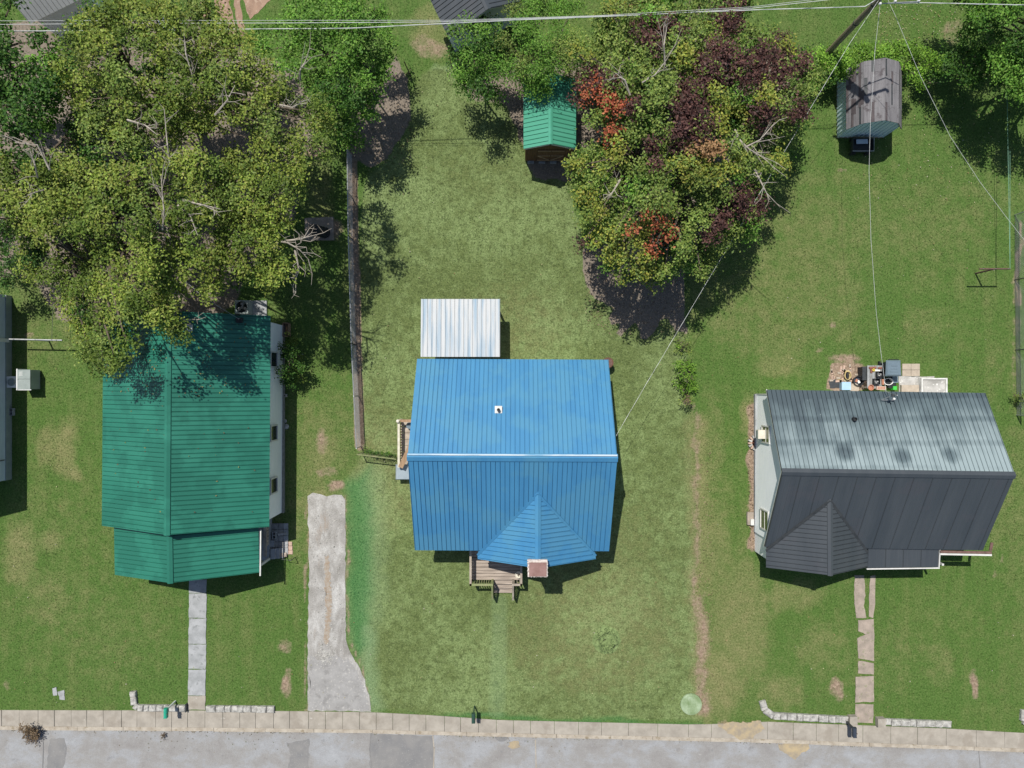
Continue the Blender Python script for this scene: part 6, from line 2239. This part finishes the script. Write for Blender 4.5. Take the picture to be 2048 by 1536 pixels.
for i, (poly, lab) in enumerate((([(1605, 105), (1660, 100), (1735, 92), (1740, 150), (1690, 165), (1640, 160), (1612, 150)], 'bright green hedge section around the foot of utility pole'),
                                 ([(1735, 90), (1800, 82), (1890, 112), (1880, 160), (1810, 172), (1790, 150), (1740, 130)], 'bright green hedge section behind the gambrel shed'))):
    tree('hedge', lab, ((1675, 135), (1815, 132))[i], fill_blobs(poly, 17, 15, .8, 1.7, 20 + i, lambda x, y, r: 'hedge' if (y < 148 or r.random() < .4) else 'deep', 6, .0), 1.8, .13, .06, 'hedge', sub_r=.22)
tree('bush', 'rounded dark green bush against white wall of green-roofed house', (585, 722), fill_blobs([(562, 682), (585, 675), (602, 700), (605, 745), (590, 772), (568, 768), (560, 725)], 14, 13, .9, 1.7, 30,
     lambda x, y, r: 'deep' if x < 583 or r.random() < .3 else 'olive_dark', 5, 0), 1.5, .11, .06, 'bush', sub_r=.18)
tree('bush', 'bright leafy vine bush on boundary between the two lawns', (1370, 745), fill_blobs([(1352, 722), (1372, 715), (1386, 735), (1388, 775), (1372, 795), (1355, 765)], 12, 11, .6, 1.2, 31, 'hedge', 4, 0), 1.4, .10, .04, 'bush', sub_r=.16)
tree('bush', 'small sparse weed clump north of bright vine bush', (1366, 695), fill_blobs([(1354, 680), (1370, 676), (1378, 690), (1374, 708), (1358, 704)], 10, 8, .4, .8, 32, lambda x, y, r: 'hedge' if r.random() < .5 else 'leafy', 3, 0), 1.2, .09, .03, 'bush', sub_r=.13)
tree('bush', 'grey-green dry weed clump south of bright vine bush', (1374, 803), fill_blobs([(1362, 795), (1378, 790), (1388, 803), (1376, 816), (1366, 810)], 9, 8, .3, .6, 33, lambda x, y, r: 'drybrown' if r.random() < .5 else 'leafy', 3, 0), 1.0, .08, .03, 'bush', sub_r=.13)
tree('bush', 'low grey-green weed clump at end of right fence', (2040, 797), fill_blobs([(2026, 790), (2045, 784), (2064, 795), (2050, 808), (2030, 806)], 9, 8, .3, .6, 34, 'leafy', 3, 0), 1.0, .08, .03, 'bush', sub_r=.13)
tree('brush_heap', 'brown dead brush heap lying on kerb and road', (62, 1466), fill_blobs([(42, 1452), (70, 1450), (82, 1466), (72, 1484), (54, 1482), (44, 1468)], 8, 8, .15, .4, 35, 'drybrown', 3, 0), 1.6, .09, .02, 'brush', sub_r=.12, fork=.3)
tree('weed', 'small tan weed tuft growing in the road by green mailbox', (327, 1474), [(327, 1474, .1, 5, 'drybrown'), (326, 1470, .1, 4, 'drybrown')], 1.5, .06, .01, 'weed', sub_r=.06)

# scattered fallen leaves
n = 900
lx = np.concatenate([rng.uniform(1750, 1960, 260), rng.uniform(1700, 2040, 160), rng.uniform(0, 2048, 480)])
ly = np.concatenate([rng.uniform(0, 110, 260), rng.uniform(180, 420, 160), rng.uniform(100, 1415, 480)])
okm = ~(((lx > 190) & (lx < 600) & (ly > 600) & (ly < 1170)) | ((lx > 800) & (lx < 1240) & (ly > 590) & (ly < 1150)) | ((lx > 1500) & (ly > 720) & (ly < 1160)))
lx, ly = lx[okm], ly[okm]
ctr = np.stack([(lx - 1024) * H / F, (768 - ly) * H / F, np.full_like(lx, .045)], 1)
pc = np.array([(.42, .42, .22), (.36, .30, .16), (.46, .44, .34), (.3, .2, .1)])[rng.integers(0, 4, len(ctr))]
kind(leaf_object('fallen_leaves', None, ctr, np.zeros_like(ctr), rng.uniform(.05, .10, len(ctr)), pc, upw=2.0), 'stuff')

nn = 260
rx = np.concatenate([rng.uniform(-20.6, -13.0, 200), rng.uniform(-20.6, -13.0, 60)])
ry = np.concatenate([rng.uniform(-.6, 3.3, 200), rng.uniform(-6.5, 3.3, 60)])
xr_ = P(334, 800, 4.7).x
rz_ = 4.7 - np.abs(rx - xr_) * (2.1 / 4.3) + .045
ctr = np.stack([rx, ry, rz_], 1)
pc = np.array([(.30, .24, .10), (.20, .13, .07), (.24, .25, .08), (.12, .08, .05)])[rng.integers(0, 4, nn)]
kind(leaf_object('fallen_leaves', None, ctr, np.zeros_like(ctr), rng.uniform(.05, .11, nn), pc, upw=2.0), 'stuff')
nn = 1500
gx = rng.uniform(-20, 2070, nn)
gy = edge_y(ROAD_EDGE, gx) + np.abs(rng.normal(0, 2.2, nn)) + .8
gx[:420] = rng.uniform(-20, 2070, 420)
gz = np.full(nn, -.098)
ctr = np.stack([(gx - 1024) * H / F, (768 - gy) * H / F, gz], 1)
clump = (vnoise(gx, gx * 0, .02, 5) + rng.normal(0, .5, nn)) > -.1
ctr = ctr[clump]
pc = np.array([(.16, .13, .09), (.10, .085, .065), (.24, .20, .14), (.12, .14, .06)])[rng.integers(0, 4, len(ctr))]
kind(leaf_object('gutter_grit', None, ctr, np.zeros_like(ctr), rng.uniform(.03, .09, len(ctr)), pc, upw=1.5), 'stuff')

# straw and litter on the bare soil
n = 1500
lx = np.concatenate([rng.uniform(1170, 1372, 600), rng.uniform(695, 825, 400), rng.uniform(1496, 1512, 300), rng.uniform(1390, 1425, 200)])
ly = np.concatenate([rng.uniform(490, 670, 600), rng.uniform(130, 330, 400), rng.uniform(800, 1100, 300), rng.uniform(900, 1430, 200)])
ctr = np.stack([(lx - 1024) * H / F, (768 - ly) * H / F, np.full_like(lx, .04)], 1)
pc = np.array([(.30, .22, .14), (.38, .30, .20), (.20, .14, .09), (.10, .07, .05)])[rng.integers(0, 4, len(ctr))]
kind(leaf_object('straw_litter', None, ctr, np.zeros_like(ctr), rng.uniform(.06, .16, len(ctr)), pc, aspect=.3, upw=2.0), 'stuff')


# rough tufts around the stump hole
pq = P(1213, 1281)
a = rng.uniform(0, 2 * np.pi, 420)
rr = rng.normal(.46, .09, 420)
ctr = np.stack([pq.x + rr * np.cos(a) * (1 + .15 * np.sin(3 * a)), pq.y + rr * np.sin(a) * 1.15, rng.uniform(.05, .14, 420)], 1)
pc = np.array([(.09, .14, .05), (.13, .19, .075), (.06, .09, .035), (.05, .05, .03)])[rng.integers(0, 4, 420)]
kind(leaf_object('tufts', sr, ctr, np.zeros_like(ctr), rng.uniform(.05, .12, 420), pc, 'blade', .35, .5), 'stuff')


# ------------------------------------------------------------------ grass blades over the lawns
def grass():
    n = 230000
    X = rng.uniform(-29.5, 29.5, n)
    Y = rng.uniform(-20.0, 22.5, n)
    px = X * F / H + 1024
    py = 768 - Y * F / H
    sage, dirt, dry, mint, litter, pale = ground_masks(px, py)
    keep = (rng.random(n) > np.clip(dirt * 1.3, 0, .97)) & (rng.random(n) > np.clip(litter * 1.4, 0, .97))
    keep &= py < edge_y(WALK_EDGE, px) - 1
    for poly in ([(614, 988), (690, 988), (693, 1288), (716, 1328), (742, 1400), (742, 1430), (614, 1430)], [(377, 1150), (415, 1150), (415, 1425), (377, 1425)],
                 [(1795, 726), (1897, 726), (1897, 800), (1795, 800)], [(1656, 728), (1800, 728), (1800, 800), (1656, 800)], [(608, 432), (670, 432), (670, 484), (608, 484)], [(536, 1045), (592, 1045), (592, 1115), (536, 1115)],
                 [(424, -5), (556, -5), (500, 76), (450, 76)]):
        xs = [p[0] for p in poly]; ys = [p[1] for p in poly]
        keep &= ~(poly_mask(px, py, poly, .5) > .5)
    keep &= ~((px > 1712) & (px < 1747) & (py > 1150) & (py < 1450) & (rng.random(n) < .88))
    X, Y, sage, dry, mint, pale = (a[keep] for a in (X, Y, sage, dry, mint, pale))
    px, py = px[keep], py[keep]
    n = len(X)
    viv = np.array([(.074, .138, .030), (.10, .165, .040), (.135, .19, .056), (.052, .105, .02)])[rng.integers(0, 4, n)]
    sg = np.array([(.14, .192, .072), (.19, .248, .098), (.25, .305, .138), (.085, .125, .04)])[rng.integers(0, 4, n)]
    sg = sg * np.clip(.90 + (py - 600) / 4200, .85, 1.12)[:, None]
    c = viv * (1 - sage[:, None]) + sg * sage[:, None]
    dr = np.array([(.24, .21, .10), (.17, .17, .07)])[rng.integers(0, 2, n)]
    c = c * (1 - .6 * dry[:, None]) + dr * .9 * .6 * dry[:, None]
    c = c * (1 - mint[:, None]) + np.array((.05, .16, .05)) * mint[:, None]
    c = c * (1 - .7 * pale[:, None]) + np.array((.22, .33, .17)) * .7 * pale[:, None]
    patch = 1 + .20 * vnoise(px, py, .05, 77) + .14 * vnoise(px, py, .22, 78)
    patch = patch + .07 * np.sign(np.sin(px * .105)) * (1 - sage)
    c = np.clip(c * patch[:, None] * rng.uniform(.75, 1.25, (n, 1)), .008, .5)
    L = rng.uniform(.05, .12, n); wd = rng.uniform(.010, .02, n)
    a = rng.uniform(0, 2 * np.pi, n)
    tilt = rng.uniform(.35, 1.3, n)
    dx, dy = np.cos(a), np.sin(a)
    base = np.stack([X, Y, np.full(n, -.002)], 1)
    tip = base + np.stack([dx * L * np.sin(tilt), dy * L * np.sin(tilt), L * np.cos(tilt) + .004], 1)
    side = np.stack([-dy, dx, np.zeros(n)], 1) * wd[:, None]
    v = np.stack([base - side, base + side, tip], 1)
    me = bpy.data.meshes.new('lawn_grass')
    me.vertices.add(3 * n); me.vertices.foreach_set('co', v.astype(np.float32).ravel())
    me.loops.add(3 * n); me.loops.foreach_set('vertex_index', np.arange(3 * n, dtype=np.int32))
    me.polygons.add(n); me.polygons.foreach_set('loop_start', np.arange(0, 3 * n, 3, dtype=np.int32))
    me.update()
    at = me.color_attributes.new('Col', 'FLOAT_COLOR', 'POINT')
    c4 = np.ones((3 * n, 4), np.float32); c4[:, :3] = np.repeat(c, 3, axis=0)
    at.data.foreach_set('color', c4.ravel())
    me.materials.append(MT['blade'])
    o = bpy.data.objects.new('lawn_grass', me)
    COL.objects.link(o)
    tag(kind(o, 'stuff'), 'short mown grass covering the lawns around the houses', 'grass')


grass()
print('LEAVES', LEAVES[0], 'OBJECTS', len(bpy.data.objects))
